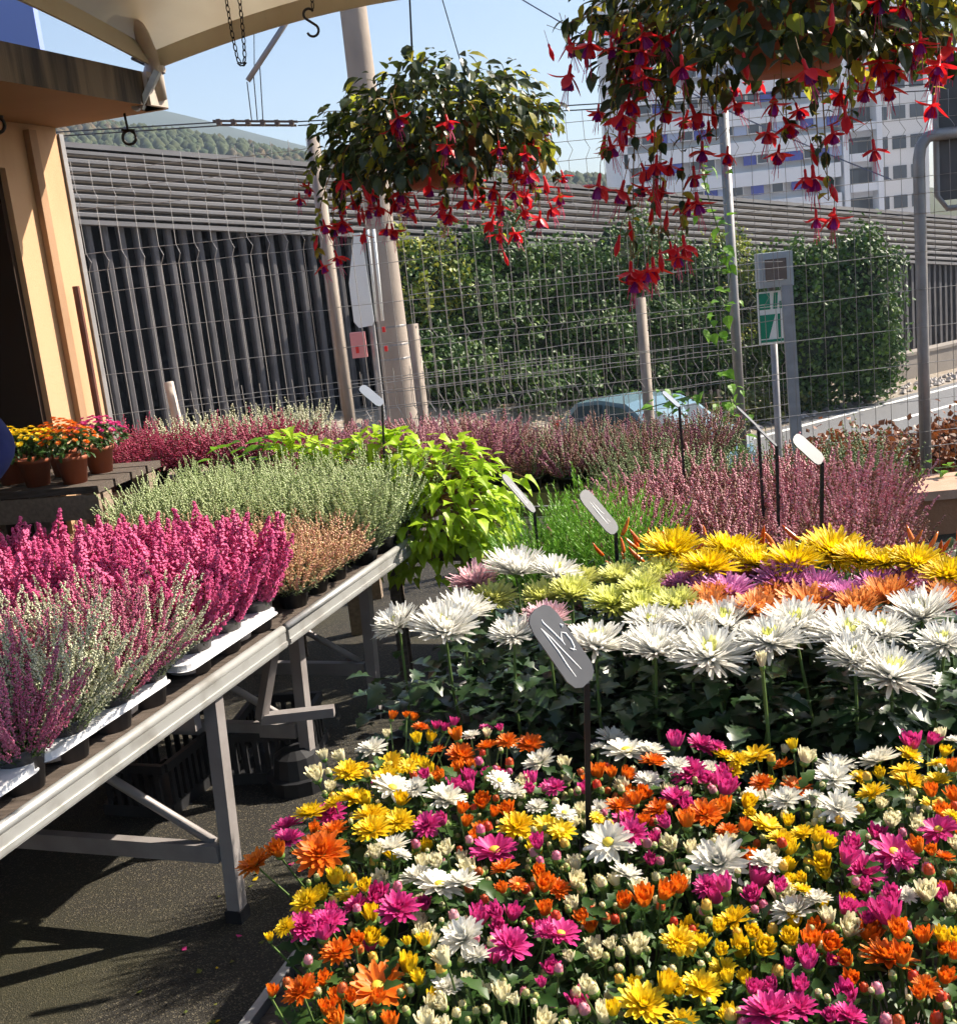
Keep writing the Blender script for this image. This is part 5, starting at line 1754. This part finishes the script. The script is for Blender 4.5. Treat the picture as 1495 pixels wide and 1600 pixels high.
# ------------------------------------------------------------------ small green bush (feathery)
def feather_bush(loc, label, R_, H_, n_, seed):
    st = random.getstate(); random.seed(seed)
    t = thing('feathery_shrub', label, 'shrub', loc, 0, 'feathery green shrubs behind the lime blooms')
    obj('pot', POT_M, t)
    mb_ = MB()
    for i in range(n_):
        a = i * 2.39996; q = math.sqrt((i + .5) / n_)
        p = Vector((math.cos(a) * R_ * .6 * q, math.sin(a) * R_ * .6 * q, .10 + U(0, .12)))
        tl = .5 * q + U(-.12, .12)
        d = Vector((math.cos(a) * math.sin(tl), math.sin(a) * math.sin(tl), math.cos(tl)))
        L = (H_ - .15) * U(.65, 1.08) * (1.05 - .25 * q)
        x = d.orthogonal().normalized(); y = d.cross(x)
        mb_.tube([p, p + d * L], [.0014, .0005], 3, caps=False)
        for k in range(44):
            tt_ = U(.15, 1)
            an = U(0, 6.283)
            o_ = x * math.cos(an) + y * math.sin(an)
            b0 = p + d * (L * tt_)
            tip = b0 + o_ * .013 * (1.15 - .6 * tt_) + d * U(.008, .018)
            w_ = d.cross(o_) * .0022
            mb_.add([tuple(b0 - w_), tuple(b0 + w_), tuple(tip)], [(0, 1, 2)])
    tag(mb_.build('foliage', ['leaf_bush'], t), None, None, None, 'stuff')
    random.setstate(st)
feather_bush(E(.06, 1.66, .60), 'bright green feathery shrub behind the white blooms, nearest the aisle', .15, .42, 150, 1)
feather_bush(E(.25, 1.72, .60), 'bright green feathery shrub next to the orange peppers', .16, .46, 170, 2)
feather_bush(E(.12, 1.90, .60), 'bright green feathery shrub at the back of its trio', .15, .44, 140, 3)
tb = thing('shrub_stand', 'low stand beneath the feathery green shrubs', 'stand', E(.12, 1.8, 0))
mb = MB(); mb.box((0, 0, .585), (.30, .34, .03), rz=ERZ); mb.build('top', ['board'], tb)
for a in (-.1, .1):
    for b in (-.12, .12):
        mb = MB(); mb.box((a, b, .285), (.04, .04, .57)); mb.build('leg', ['board'], tb)

# ------------------------------------------------------------------ ornamental peppers
pm = []
for i in range(3):
    mb = MB()
    b = (.35, -.2, .6)[i]
    pts = [Vector((b * .012 * math.sin(t * 2.2) + .004 * t * i, .004 * t, .05 * t)) for t in [k / 6 for k in range(7)]]
    mb.tube(pts, [.0042, .0056, .0058, .0052, .0042, .0028, .0006], 8)
    mb.tube([Vector((0, 0, -.012)), Vector((0, 0, .001))], [.0015, .0036], 6, 1)
    pm.append(mb.mesh('pepper', ['pepper', 'calyx'], True))
lp = leaf_mesh_data(O_OVAL, 1, .5, .2, .6)
for i, (a, b) in enumerate(((.36, 1.42), (.53, 1.40), (.70, 1.38), (.87, 1.36), (1.04, 1.34))):
    t = thing('pepper_plant', 'upright orange peppers behind the yellow blooms, %s plant from the left' % ORD[i], 'pepper plant', E(a, b, .60), 0, 'ornamental peppers')
    obj('pot', POT_S, t)
    mb = MB()
    for k in range(70):
        an, r = U(0, 6.283), .095 * math.sqrt(random.random())
        add_leaf(mb, lp, leaf_mtx(Vector((r * math.cos(an), r * math.sin(an), U(.17, .37))), an + U(-.8, .8), rad(U(-30, 40)), rad(U(-30, 30)), U(.03, .05)))
    tag(mb.build('foliage', ['leaf_pepper'], t), None, None, None, 'stuff')
    mb = MB()
    for k in range(12):
        an, r = k * 2.4, .088 * math.sqrt((k + .5) / 12)
        p = Vector((r * math.cos(an), r * math.sin(an), U(.32, .40)))
        dv = Vector((U(-.8, .8), U(-.5, .5), U(.5, 1))).normalized()
        obj('pepper', random.choice(pm), t, mw=Matrix.Translation(p) @ dv.to_track_quat('Z', 'Y').to_matrix().to_4x4() @ Matrix.Rotation(U(0, 6), 4, 'Z') @ Matrix.Scale(U(.8, 1.15), 4))
        stem_tube(mb, (p.x * .4, p.y * .4, .10), p, .0016)
    mb.build('stems', ['stem'], t)
mb = MB()
mb.box((0, 0, .0), (.055, .003, .03)); mb.box((0, .004, -.06), (.006, .003, .12))
o = mb.build('plant_label', ['card_brown'], None); o.location = E(.55, 1.36, 1.005); o.rotation_euler = (rad(-35), 0, rad(-10))
tag(o, 'small brown card label among the orange peppers', 'label')

# ------------------------------------------------------------------ lime sweet potato vine
ipo = []
for i in range(4):
    mb = MB(); vs, fs = leaf_mesh_data(O_IPO, 1, .55, (.15, .3, .4, .2)[i], (.5, .9, 1.2, .3)[i]); mb.add(vs, fs)
    ipo.append(mb.mesh('leaf', ['leaf_lime']))
lv = thing('sweet_potato_vine', 'lime green trailing sweet potato vine spilling over the table end', 'vine', (-.13, 4.42, .60))
obj('pot', POT_M, lv)
mb = MB()
cen = Vector((-.03, 0, .17))
cnt = 0
while cnt < 760:
    v = Vector((random.gauss(0, 1), random.gauss(0, 1), random.gauss(0, 1))).normalized()
    if v.y > .55: continue
    p = cen + Vector((v.x * .31, v.y * .25, v.z * .30)) * U(.55, 1.06)
    if p.z < .06 and v.z < -.8: continue
    if p.z < -.12: continue
    cnt += 1
    az = math.atan2(v.y, v.x) + U(-.7, .7)
    obj('leaf', random.choice(ipo), lv, mw=leaf_mtx(p, az, rad(U(-55, 10) + 25 * v.z), rad(U(-25, 25)), U(.045, .075)))
    if cnt % 5 == 0:
        mb.tube([cen + Vector((0, 0, .05)), cen + (p - cen) * .6 + Vector((0, 0, .06)), p], .0018, 4, caps=False)
for k in range(150):
    t_ = k / 149
    p = Vector((-.10 - .62 * t_, .10 + .34 * t_ + U(-.06, .06), .43 + .03 * math.sin(t_ * 9) + U(-.07, .05)))
    obj('leaf', random.choice(ipo), lv, mw=leaf_mtx(p, U(-2.2, -.6), rad(U(-25, 30)), rad(U(-25, 25)), U(.055, .085)))
    if k % 6 == 0:
        mb.tube([cen + Vector((0, .05, .1)), p.lerp(cen, .5) + Vector((0, 0, .05)), p], .0018, 4, caps=False)
for (a, b, c_) in ((.24, -.1, .30), (.30, -.06, .26), (.22, -.15, .10), (.27, -.1, -.02), (.33, -.05, .27)):
    obj('leaf', ipo[1], lv, mw=leaf_mtx(Vector((a, b, c_)), U(-1.2, 0), rad(U(-50, 0)), 0, .085))
    mb.tube([cen, Vector((a * .7, b * .7, c_ + .05)), Vector((a, b, c_))], .0018, 4, caps=False)
mb.build('stems', ['stem_red'], lv)
st_ = thing('vine_stand', 'dark stand under the lime sweet potato vine', 'stand', (-.2, 4.55, 0))
mb = MB(); mb.box((0, 0, .585), (.42, .30, .03), rz=ERZ); mb.build('top', ['board'], st_)
for a in (-.17, .17):
    for b in (-.1, .1):
        mb = MB(); mb.box((a, b, .285), (.04, .04, .57)); mb.build('leg', ['board'], st_)
# darker green leafy plant behind the pale heathers
gl = thing('leafy_plant', 'green plant with pointed upright leaves behind the pale green heathers', 'plant', (-.98, 5.02, .70))
obj('pot', POT_M, gl)
mb = MB(); vs, fs = leaf_mesh_data(O_OVAL, 1, .62, .35, .5); mb.add(vs, fs); glm = mb.mesh('leaf', ['leaf_vine'])
mb = MB()
for i in range(15):
    p = Vector((U(-.16, .16), U(-.06, .06), U(.26, .36)))
    obj('leaf', glm, gl, mw=leaf_mtx(p, U(-3.0, .2), rad(U(0, 50)), rad(U(-20, 20)), U(.08, .12)))
    mb.tube([Vector((0, 0, .1)), Vector((p.x * .5, p.y * .5, .24)), p], .003, 4, caps=False)
mb.build('stems', ['stem'], gl)
gs2 = thing('plant_stand', 'dark stand under the pointed leaf plant', 'stand', (-.98, 5.02, 0))
mb = MB(); mb.box((0, 0, .685), (.26, .22, .03)); mb.build('top', ['board'], gs2)
for a in (-.1, .1):
    for b in (-.08, .08):
        mb = MB(); mb.box((a, b, .335), (.03, .03, .67)); mb.build('leg', ['board'], gs2)

# ------------------------------------------------------------------ potted mums by the orange wall
pb = thing('pallet_bench', 'stepped wooden pallet bench under the terracotta potted mums', 'bench', (-1.77, 4.92, 0), rad(-12))
for k in range(4):
    mb = MB(); mb.box((0, -.22 + k * .145, .975), (.62, .125, .03)); mb.build('plank', ['board'], pb)
mb = MB(); mb.box((0, -.285, .905), (.62, .02, .10)); mb.build('front_board', ['wood_pale'], pb)
for a in (-.26, 0, .26):
    for b in (-.2, .2):
        mb = MB(); mb.box((a, b, .48), (.08, .07, .96)); mb.build('leg', ['wood_pale'], pb)
def small_mum(loc, col, label, seed):
    st = random.getstate(); random.seed(seed)
    t = thing('potted_mum', label, 'mum plant', loc, 0, 'potted mums by the orange wall')
    obj('pot', POT_T, t)
    mb_ = MB()
    d = leaf_mesh_data(O_MUM, 1, .62, .3, .7)
    for i in range(150):
        v = Vector((random.gauss(0, 1), random.gauss(0, 1), abs(random.gauss(0, 1)))).normalized()
        p = Vector((v.x * .115, v.y * .115, .13 + v.z * .085)) 
        add_leaf(mb_, d, leaf_mtx(p, math.atan2(v.y, v.x) + U(-.8, .8), rad(U(-40, 30)), rad(U(-30, 30)), U(.03, .045)))
    tag(mb_.build('foliage', ['leaf_mum'], t), None, None, None, 'stuff')
    for i in range(44):
        q = math.sqrt((i + .5) / 44); a = i * 2.39996
        v = Vector((math.cos(a) * q, math.sin(a) * q, 0))
        p = Vector((v.x * .13, v.y * .13, .245 - .07 * q * q + U(-.008, .008)))
        tl = Vector((v.x * .6, v.y * .6, 1)).normalized()
        obj('bloom', random.choice(OPEN[col]) , t, mw=Matrix.Translation(p) @ tl.to_track_quat('Z', 'Y').to_matrix().to_4x4() @ Matrix.Rotation(U(0, 6), 4, 'Z') @ Matrix.Scale(U(.024, .034), 4))
    random.setstate(st)
small_mum((-1.83, 4.76, .99), 'Y', 'yellow potted mum in a terracotta pot at the bench front', 1)
small_mum((-1.66, 4.72, .99), 'O', 'red orange potted mum in a terracotta pot at the bench front', 2)
small_mum((-1.62, 4.95, .99), 'M', 'purple potted mum in a terracotta pot behind the red orange one', 3)
small_mum((-1.79, 4.99, .99), 'O', 'amber potted mum at the back of the pallet bench against the wall', 4)
small_mum((-1.99, 4.90, .99), 'Y', 'yellow potted mum half hidden beside the blue sleeve', 5)

# ================================================================== HANGING FUCHSIAS
def fuchsia_flower(seed):
    rnd = random.Random(seed)
    mb_ = MB()
    mb_.tube([(0, 0, .035), (.001, .001, .015), (0, 0, 0)], .0007, 4, 3, caps=False)
    mb_.lathe([(.0016, .0), (.0030, -.003), (.0028, -.008), (.0034, -.016), (.0050, -.020)], 8, (0, 0, 0), 0)
    o_ = rnd.uniform(0, 6)
    for i in range(4):
        petal(mb_, o_ + i * 1.571 + rnd.uniform(-.15, .15), rad(rnd.uniform(-55, 5)), .032, .0165, .3, rnd.uniform(-.2, 1.6), .004, -.019, 0, prof=(.6, 1, 1, .7, .08))
    for i in range(7):
        petal(mb_, o_ + i * .898, rad(-72 + rnd.uniform(-8, 8)), .019, .010, .4, rnd.uniform(-.3, .1), .002, -.021, 1 if (i + seed) % 3 else 0, prof=(.4, .8, 1, .8))
    for i in range(5):
        a = i * 1.25
        mb_.tube([(0, 0, -.02), (.004 * math.cos(a), .004 * math.sin(a), -.045), (.007 * math.cos(a), .007 * math.sin(a), -.060 - .006 * (i % 3))], .0006, 3, 2, caps=False)
    return mb_.mesh('flower', ['fuchsia_red', 'fuchsia_purple', 'fuchsia_pink', 'stem_red'], True)
FU = [fuchsia_flower(i) for i in range(5)]
mb = MB()
mb.tube([(0, 0, .03), (0, 0, 0)], .0007, 4, 1, caps=False)
mb.lathe([(.0014, 0), (.0030, -.004), (.0026, -.010), (.0052, -.020), (.0056, -.027), (.003, -.036), (.0003, -.041)], 8)
FB = mb.mesh('flower_bud', ['fuchsia_red', 'stem_red'], True)
lf_ = leaf_mesh_data(O_OVAL, 1, .62, .22, .7)

def strand(mbl, mbs, p0, p1, nleaf, ls=.032, swell=.05, pale=.25):
    p0, p1 = Vector(p0), Vector(p1)
    h = Vector((p1.x - p0.x, p1.y - p0.y, 0))
    mid = p0.lerp(p1, .4) + h * .35 + Vector((0, 0, swell))
    pts = []
    for i in range(8):
        t = i / 7
        pts.append(p0 * (1 - t) ** 2 + mid * (2 * t * (1 - t)) + p1 * t * t)
    mbs.tube(pts, [.0020 - .0011 * i / 7 for i in range(8)], 4, caps=False)
    for i in range(nleaf):
        t = U(.12, .98)
        k = min(6, int(t * 7)); q = pts[k].lerp(pts[k + 1], t * 7 - k)
        add_leaf(mbl, lf_, leaf_mtx(q, U(0, 6.283), rad(U(-75, 15)), rad(U(-30, 30)), ls * U(.6, 1.2)), 1 if random.random() < pale else 0)
    return pts

def basket(label, c, prad, ph, rx, ry, rz_, nshell, strands, wires, seed, nextra, ls=.034, low=-.25):
    random.seed(seed)
    t = thing('fuchsia_basket', label, 'hanging basket', c, 0, 'hanging fuchsia baskets')
    mb_ = MB()
    prof = [(.001, -ph * .5), (prad * .74, -ph * .5), (prad * .80, -ph * .42), (prad * .92, ph * .05), (prad * .98, ph * .3), (prad * 1.03, ph * .32), (prad * 1.05, ph * .5), (prad * .96, ph * .5), (prad * .9, ph * .38), (.001, ph * .36)]
    mb_.lathe(prof, 24)
    for k in range(3):
        z = -ph * .2 + k * ph * .14
        mb_.lathe([(prad * (.855 + .035 * k), z), (prad * (.885 + .035 * k), z + .004), (prad * (.865 + .035 * k), z + .009)], 24)
    mb_.build('pot', ['terracotta'], t, smooth=True)
    mb_ = MB()
    for a in range(3):
        an = 2.1 + a * 2.094
        mb_.tube([(prad * math.cos(an), prad * math.sin(an), ph * .45), wires], .0016, 4)
    mb_.tube([wires, (wires[0], wires[1], 2.98 - c[2])], .003, 5)
    mb_.build('hanger', ['iron'], t)
    ml, ms = MB(), MB()
    n_ = 0
    while n_ < nshell:
        v = Vector((random.gauss(0, 1), random.gauss(0, 1), random.gauss(0, 1))).normalized()
        if v.z < low: continue
        k = U(.62, 1.04)
        bump = 1 + .24 * noise.noise(v * 3.1 + Vector((seed, 0, 0)))
        if noise.noise(v * 4.3 + Vector((0, seed, 0))) < -.28: continue
        p = Vector((v.x * rx, v.y * ry, v.z * rz_ + .04)) * k * bump
        if p.z < ph * .5 and Vector((p.x, p.y)).length < prad * 1.1: continue
        n_ += 1
        az = math.atan2(v.y, v.x) + U(-.9, .9)
        add_leaf(ml, lf_, leaf_mtx(p, az, rad(U(-75, 10) + 30 * max(0, v.z)), rad(U(-35, 35)), ls * random.choice((.6, .8, 1, 1.2, 1.5)) * U(.85, 1.1)), 1 if random.random() < .12 + .2 * max(0, v.x) else 0)  # backlit leaf colour chosen more often towards the sun side
    for k in range(230):
        an = U(0, 6.283); zz_ = U(-ph * .25, ph * .5)
        rr_ = prad * (1.0 + .1 * zz_ / ph) + U(.004, .03)
        add_leaf(ml, lf_, leaf_mtx(Vector((rr_ * math.cos(an), rr_ * math.sin(an), zz_)), an + U(-.6, .6), rad(U(-85, -30)), rad(U(-30, 30)), ls * U(.7, 1.2)), 0)
    for k in range(26):
        an = k * .2417 * 1.0
        p0 = Vector((prad * .8 * math.cos(an), prad * .8 * math.sin(an), ph * .5))
        p1 = Vector((rx * U(.8, 1.1) * math.cos(an), ry * U(.8, 1.1) * math.sin(an), U(-.02, .12)))
        strand(ml, ms, p0, p1, 12, ls)
    fl_pts = []
    for (x, z, nf) in strands:
        dy = U(-.10, .10) if abs(x - c[0]) > prad else (-.16 if random.random() < .6 else .14)
        dx = x - c[0]
        sx = max(-rx * .9, min(rx * .9, dx))
        st0 = Vector((sx * .8, dy * .8, rz_ * .25))
        end = Vector((dx, dy, z - c[2] + .04))
        pts = strand(ml, ms, st0, end, 26, ls * .85, .03, .5)
        for k in range(nf):
            q = pts[-1 - (k % 3)] + Vector((random.gauss(0, .015), random.gauss(0, .015), U(-.02, .012) - .012))
            fl_pts.append((q, random.random() < .8))
            ms.tube([pts[-1 - (k % 3)], q + Vector((0, 0, .03))], .0006, 3, caps=False)
    for k in range(nextra):
        an = U(0, 6.283)
        q = Vector((rx * U(.7, 1.1) * math.cos(an), ry * U(.75, 1.1) * math.sin(an), U(-.10, .08)))
        fl_pts.append((q, random.random() < .75))
        ms.tube([q + Vector((0, 0, .03)), q * .9 + Vector((0, 0, .06))], .0006, 3, caps=False)
    tag(ml.build('foliage', ['leaf_fuchsia', 'leaf_fuchsia_backlit'], t), None, None, None, 'stuff')
    ms.build('stems', ['stem_red'], t)
    for q, full in fl_pts:
        mtx = Matrix.Translation(q) @ Matrix.Rotation(U(-.35, .35), 4, 'X') @ Matrix.Rotation(U(-.35, .35), 4, 'Y') @ Matrix.Rotation(U(0, 6.28), 4, 'Z') @ Matrix.Scale(U(.75, 1.12), 4)
        obj('flower' if full else 'flower_bud', random.choice(FU) if full else FB, t, mw=mtx)
B1 = [(-.300, 1.714, 3), (-.273, 1.76, 2), (-.315, 1.872, 2), (.002, 1.795, 2), (.124, 1.712, 2), (.095, 1.779, 3), (.216, 1.77, 3), (.262, 1.79, 3), (-.198, 1.824, 4), (-.129, 1.80, 4),
      (-.043, 1.842, 2), (.06, 1.815, 3), (.205, 1.84, 3), (-.242, 1.821, 4), (.17, 1.75, 2), (.15, 1.82, 3), (-.16, 1.79, 3), (-.09, 1.82, 2)]
basket('bushy red fuchsia in a hanging pot before the concrete mast', (.0, 2.68, 1.945), .095, .13, .262, .24, .17, 2300, B1, (-.01, 0, .60), 21, 24, ls=.029, low=-.5)
B2 = [(.320, 1.641, 7), (.35, 1.68, 6), (.373, 1.665, 6), (.407, 1.68, 5), (.272, 1.81, 3), (.349, 1.88, 2), (.492, 1.83, 3), (.606, 1.70, 5), (.633, 1.82, 3), (.777, 1.90, 3), (.442, 1.81, 3), (.54, 1.86, 2), (.246, 1.995, 2),
      (.228, 2.035, 2), (.292, 1.85, 3), (.649, 1.80, 2), (.593, 1.76, 2), (.80, 1.85, 1), (.739, 1.90, 2), (.84, 1.93, 2), (.404, 1.89, 2), (.30, 1.92, 2), (.9, 1.95, 2)]
basket('large red fuchsia with long trailing stems in a terracotta hanging pot', (.605, 2.02, 2.03), .105, .14, .335, .27, .19, 2700, B2, (.0, 0, .62), 33, 44, ls=.029, low=-.6)

# ================================================================== PRICE SIGNS
SIGNS = [
((0.094, 1.579, 0.60), (0.131, 1.579, 1.085), (0.067, 1.594, 1.202), (0.041, 0.03, 0.014), 'slate', 'grey slate price sign with white brush strokes in front of the white chrysanthemums', .60),
((0.299, 2.59, 0.6), (0.314, 2.59, 1.056), (0.244, 2.605, 1.159), (0.035, 0.03, 0.002), 'slate_pale', 'pale price sign before the feathery green shrubs', .60),
((0.137, 3.0, 0.6), (0.15, 3.0, 1.035), (0.075, 3.015, 1.143), (0.018, 0.03, -0.001), 'slate_pale', 'pale price sign beside the lime vine, seen nearly edge on', .60),
((0.786, 2.62, 0.6), (0.814, 2.62, 1.164), (0.755, 2.635, 1.229), (0.04, 0.03, 0.001), 'slate_pale', 'bright blank price sign among the orange peppers', .60),
((0.843, 3.3, 0.57), (0.843, 3.3, 1.148), (0.785, 3.315, 1.215), (0.012, 0.03, -0.002), 'slate_pale', 'edge-on price sign in the dusty heathers, the farther of two', .57),
((0.797, 3.0, 0.57), (0.812, 3.0, 1.143), (0.762, 3.015, 1.202), (0.012, 0.03, -0.002), 'slate', 'edge-on price sign in the dusty heathers, the nearer of two', .57),
((0.728, 3.9, 0.57), (0.727, 3.9, 1.151), (0.676, 3.915, 1.206), (0.017, 0.03, 0.003), 'slate_blue', 'dark blue price sign in front of the parked car', .57),
((-0.374, 4.5, 0.70), (-0.333, 4.5, 1.201), (-0.41, 4.515, 1.28), (0.042, 0.03, 0.002), 'slate_blue', 'dark blue price sign above the lime vine near the concrete mast', .70)]
for k, (B_, Tp, En, Wv, m_, lab, zb) in enumerate(SIGNS):
    B_, Tp, En, Wv = Vector(B_), Vector(Tp), Vector(En), Vector(Wv)
    t = thing('price_sign', lab, 'price sign', B_, 0, 'price signs on stakes')
    mb = MB(); mb.beam((0, 0, 0), Tp - B_, .0085, .0055, up=(0, 1, 0)); mb.build('stake', ['stake'], t)
    ax = En - Tp; L = ax.length; ax.normalize()
    wv = Wv - ax * Wv.dot(ax); w = wv.length; wv.normalize()
    nr = ax.cross(wv).normalized()
    if nr.dot(Vector((0, 0, 1.7)) - Tp) < 0: nr = -nr
    o_ = Tp - B_ - wv * w * .5
    pl_ = []
    for (a, b) in ((.0, .30), (.0, .72), (.05, .90), (.14, 1.0), (.80, 1.0), (.92, .93), (.98, .78), (1.0, .5), (.98, .22), (.92, .07), (.80, 0), (.16, 0), (.05, .10)):
        pl_.append(o_ + ax * (L * a) + wv * (w * b))
    n_ = len(pl_)
    mb = MB()
    mb.add([tuple(p + nr * .0015) for p in pl_] + [tuple(p - nr * .0015) for p in pl_],
           [tuple(range(n_)), tuple(range(2 * n_ - 1, n_ - 1, -1))] + [(i, (i + 1) % n_, n_ + (i + 1) % n_, n_ + i) for i in range(n_)])
    plate = mb.build('plate', [m_], t)
    if k in (0, 1, 2):
        mb = MB()
        def stroke(pts, r=.0011):
            q = [o_ + ax * (L * (1 - a)) + wv * (w * b) + nr * .0013 for a, b in pts]
            mb.tube(q, [r * .45] + [r] * (len(q) - 2) + [r * .5], 5)
        if k == 0:
            stroke([(.20, .28), (.33, .30), (.52, .32), (.70, .30), (.86, .32)])
            stroke([(.20, .28), (.36, .38), (.55, .46), (.72, .54), (.84, .60)], .0010)
            stroke([(.13, .46), (.17, .44), (.30, .52), (.45, .60), (.52, .62)], .0012)
            stroke([(.50, .60), (.42, .66), (.38, .74), (.42, .84), (.52, .86), (.60, .82), (.62, .74), (.58, .68), (.64, .82)], .0013)
            stroke([(.30, .86), (.33, .90), (.35, .86)], .0022)
        else:
            stroke([(.25, .45), (.50, .40), (.78, .42)], .0016)
            stroke([(.30, .62), (.52, .60), (.60, .70)], .0012)
            stroke([(.70, .60), (.78, .66)], .0012)
        mb.build('chalk_mark', ['chalk'], plate)

# ================================================================== FENCE CREEPERS
def creeper(name, label, pts, n_, size):
    t = thing(name, label, 'vine', pts[0])
    o_ = Vector(pts[0])
    ms, ml = MB(), MB()
    P_ = [Vector(p) - o_ for p in pts]
    ms.tube(P_, .0035, 4, caps=False)
    d = leaf_mesh_data([(0, .1), (.15, .5), (.4, .55), (.6, .35), (1, .02)], 1, .6, .15, .5)
    for i in range(n_):
        k = random.randrange(len(P_) - 1)
        q = P_[k].lerp(P_[k + 1], random.random()) + Vector((random.gauss(0, .05), random.gauss(0, .03), random.gauss(0, .04)))
        add_leaf(ml, d, leaf_mtx(q, U(-2.6, -.5), rad(U(-60, 20)), rad(U(-30, 30)), size * U(.6, 1.3)))
    ms.build('stems', ['stem'], t)
    tag(ml.build('foliage', ['leaf_vine'], t), None, None, None, 'stuff')
creeper('climbing_vine', 'light green vine climbing the fence post near the motorway sign', [(1.55, 6.78, .0), (1.60, 6.78, .6), (1.52, 6.78, 1.05), (1.62, 6.78, 1.5), (1.50, 6.78, 2.0), (1.48, 6.78, 2.2)], 95, .075)
creeper('climbing_vine', 'light green vine on the fence in front of the parked car', [(1.25, 6.80, .0), (1.2, 6.8, .7), (1.35, 6.8, .8), (1.0, 6.8, .74)], 40, .07)
creeper('trailing_weed', 'trailing weed along the terracotta coping at the fence foot', [(2.35, 6.3, .26), (2.6, 6.32, .30), (2.9, 6.3, .30), (3.3, 6.3, .34)], 34, .06)

# ================================================================== PERSON AT THE EDGE
def person():
    t = thing('person', 'person in a dark blue jacket and black trousers standing by the doorway', 'person', (-1.95, 3.92, 0))
    V = {'pelvis': ((0, 0, .95), .15), 'waist': ((0, 0, 1.10), .145), 'chest': ((.0, 0, 1.32), .165), 'neck': ((0, -.01, 1.50), .06), 'head': ((0, -.03, 1.62), .095), 'crown': ((0, -.02, 1.72), .085),
         'lsh': ((-.19, 0, 1.42), .07), 'lel': ((-.27, -.02, 1.15), .052), 'lwr': ((-.22, -.2, 1.0), .035), 'lha': ((-.2, -.28, .97), .035),
         'rsh': ((.20, 0, 1.44), .090), 'rel': ((.320, .03, 1.25), .092), 'rwr': ((.22, -.2, 1.10), .04), 'rha': ((.18, -.28, 1.08), .036),
         'lhip': ((-.09, 0, .90), .105), 'lkn': ((-.10, -.02, .50), .07), 'lan': ((-.10, .03, .09), .048), 'lto': ((-.11, -.14, .04), .04),
         'rhip': ((.11, 0, .90), .115), 'rkn': ((.13, -.02, .50), .072), 'ran': ((.13, .03, .09), .048), 'rto': ((.14, -.14, .04), .04)}
    Ed = [('pelvis', 'waist'), ('waist', 'chest'), ('chest', 'neck'), ('neck', 'head'), ('head', 'crown'), ('chest', 'lsh'), ('lsh', 'lel'), ('lel', 'lwr'), ('lwr', 'lha'),
          ('chest', 'rsh'), ('rsh', 'rel'), ('rel', 'rwr'), ('rwr', 'rha'), ('pelvis', 'lhip'), ('lhip', 'lkn'), ('lkn', 'lan'), ('lan', 'lto'), ('pelvis', 'rhip'), ('rhip', 'rkn'), ('rkn', 'ran'), ('ran', 'rto')]
    ks = list(V)
    me = bpy.data.meshes.new('body')
    me.from_pydata([V[k][0] for k in ks], [(ks.index(a), ks.index(b)) for a, b in Ed], [])
    o = obj('body', me, t)
    o.modifiers.new('skin', 'SKIN')
    for i, k in enumerate(ks):
        sv = me.skin_vertices[0].data[i]
        sv.radius = (V[k][1], V[k][1])
        sv.use_root = k == 'pelvis'
    s = o.modifiers.new('sub', 'SUBSURF'); s.levels = 2; s.render_levels = 2
    dg = bpy.context.evaluated_depsgraph_get()
    ev = bpy.data.meshes.new_from_object(o.evaluated_get(dg))
    o.modifiers.clear()
    o.data = ev
    ev.materials.clear()
    for k in ('shirt_blue', 'trouser', 'skin', 'hair'):
        ev.materials.append(M[k])
    for p in ev.polygons:
        c_ = p.center
        i = 0
        if c_.z < 1.02 and abs(c_.x) < .27 and c_.y > -.12: i = 1
        if c_.z < .2: i = 1
        if c_.y < -.17 and c_.z > .5: i = 2
        if c_.z > 1.49: i = 2
        if c_.z > 1.66 or (c_.z > 1.56 and c_.y > .02): i = 3
        p.material_index = i
        p.use_smooth = True
person()

# ================================================================== HAZE
mb = MB()
mb.box((-100, 430, 68), (1500, 1000, 143))
hz = mb.build('haze', [])
hm = bpy.data.materials.new('haze_air'); hm.use_nodes = True
hn = hm.node_tree
hn.nodes.remove(hn.nodes['Principled BSDF'])
pv = hn.nodes.new('ShaderNodeVolumePrincipled')
pv.inputs['Color'].default_value = (.66, .80, 1, 1)
pv.inputs['Density'].default_value = .0006
hn.links.new(pv.outputs[0], hn.nodes['Material Output'].inputs['Volume'])
hz.data.materials.append(hm)
tag(hz, 'thin blue haze over the far hills', 'haze', None, 'stuff')
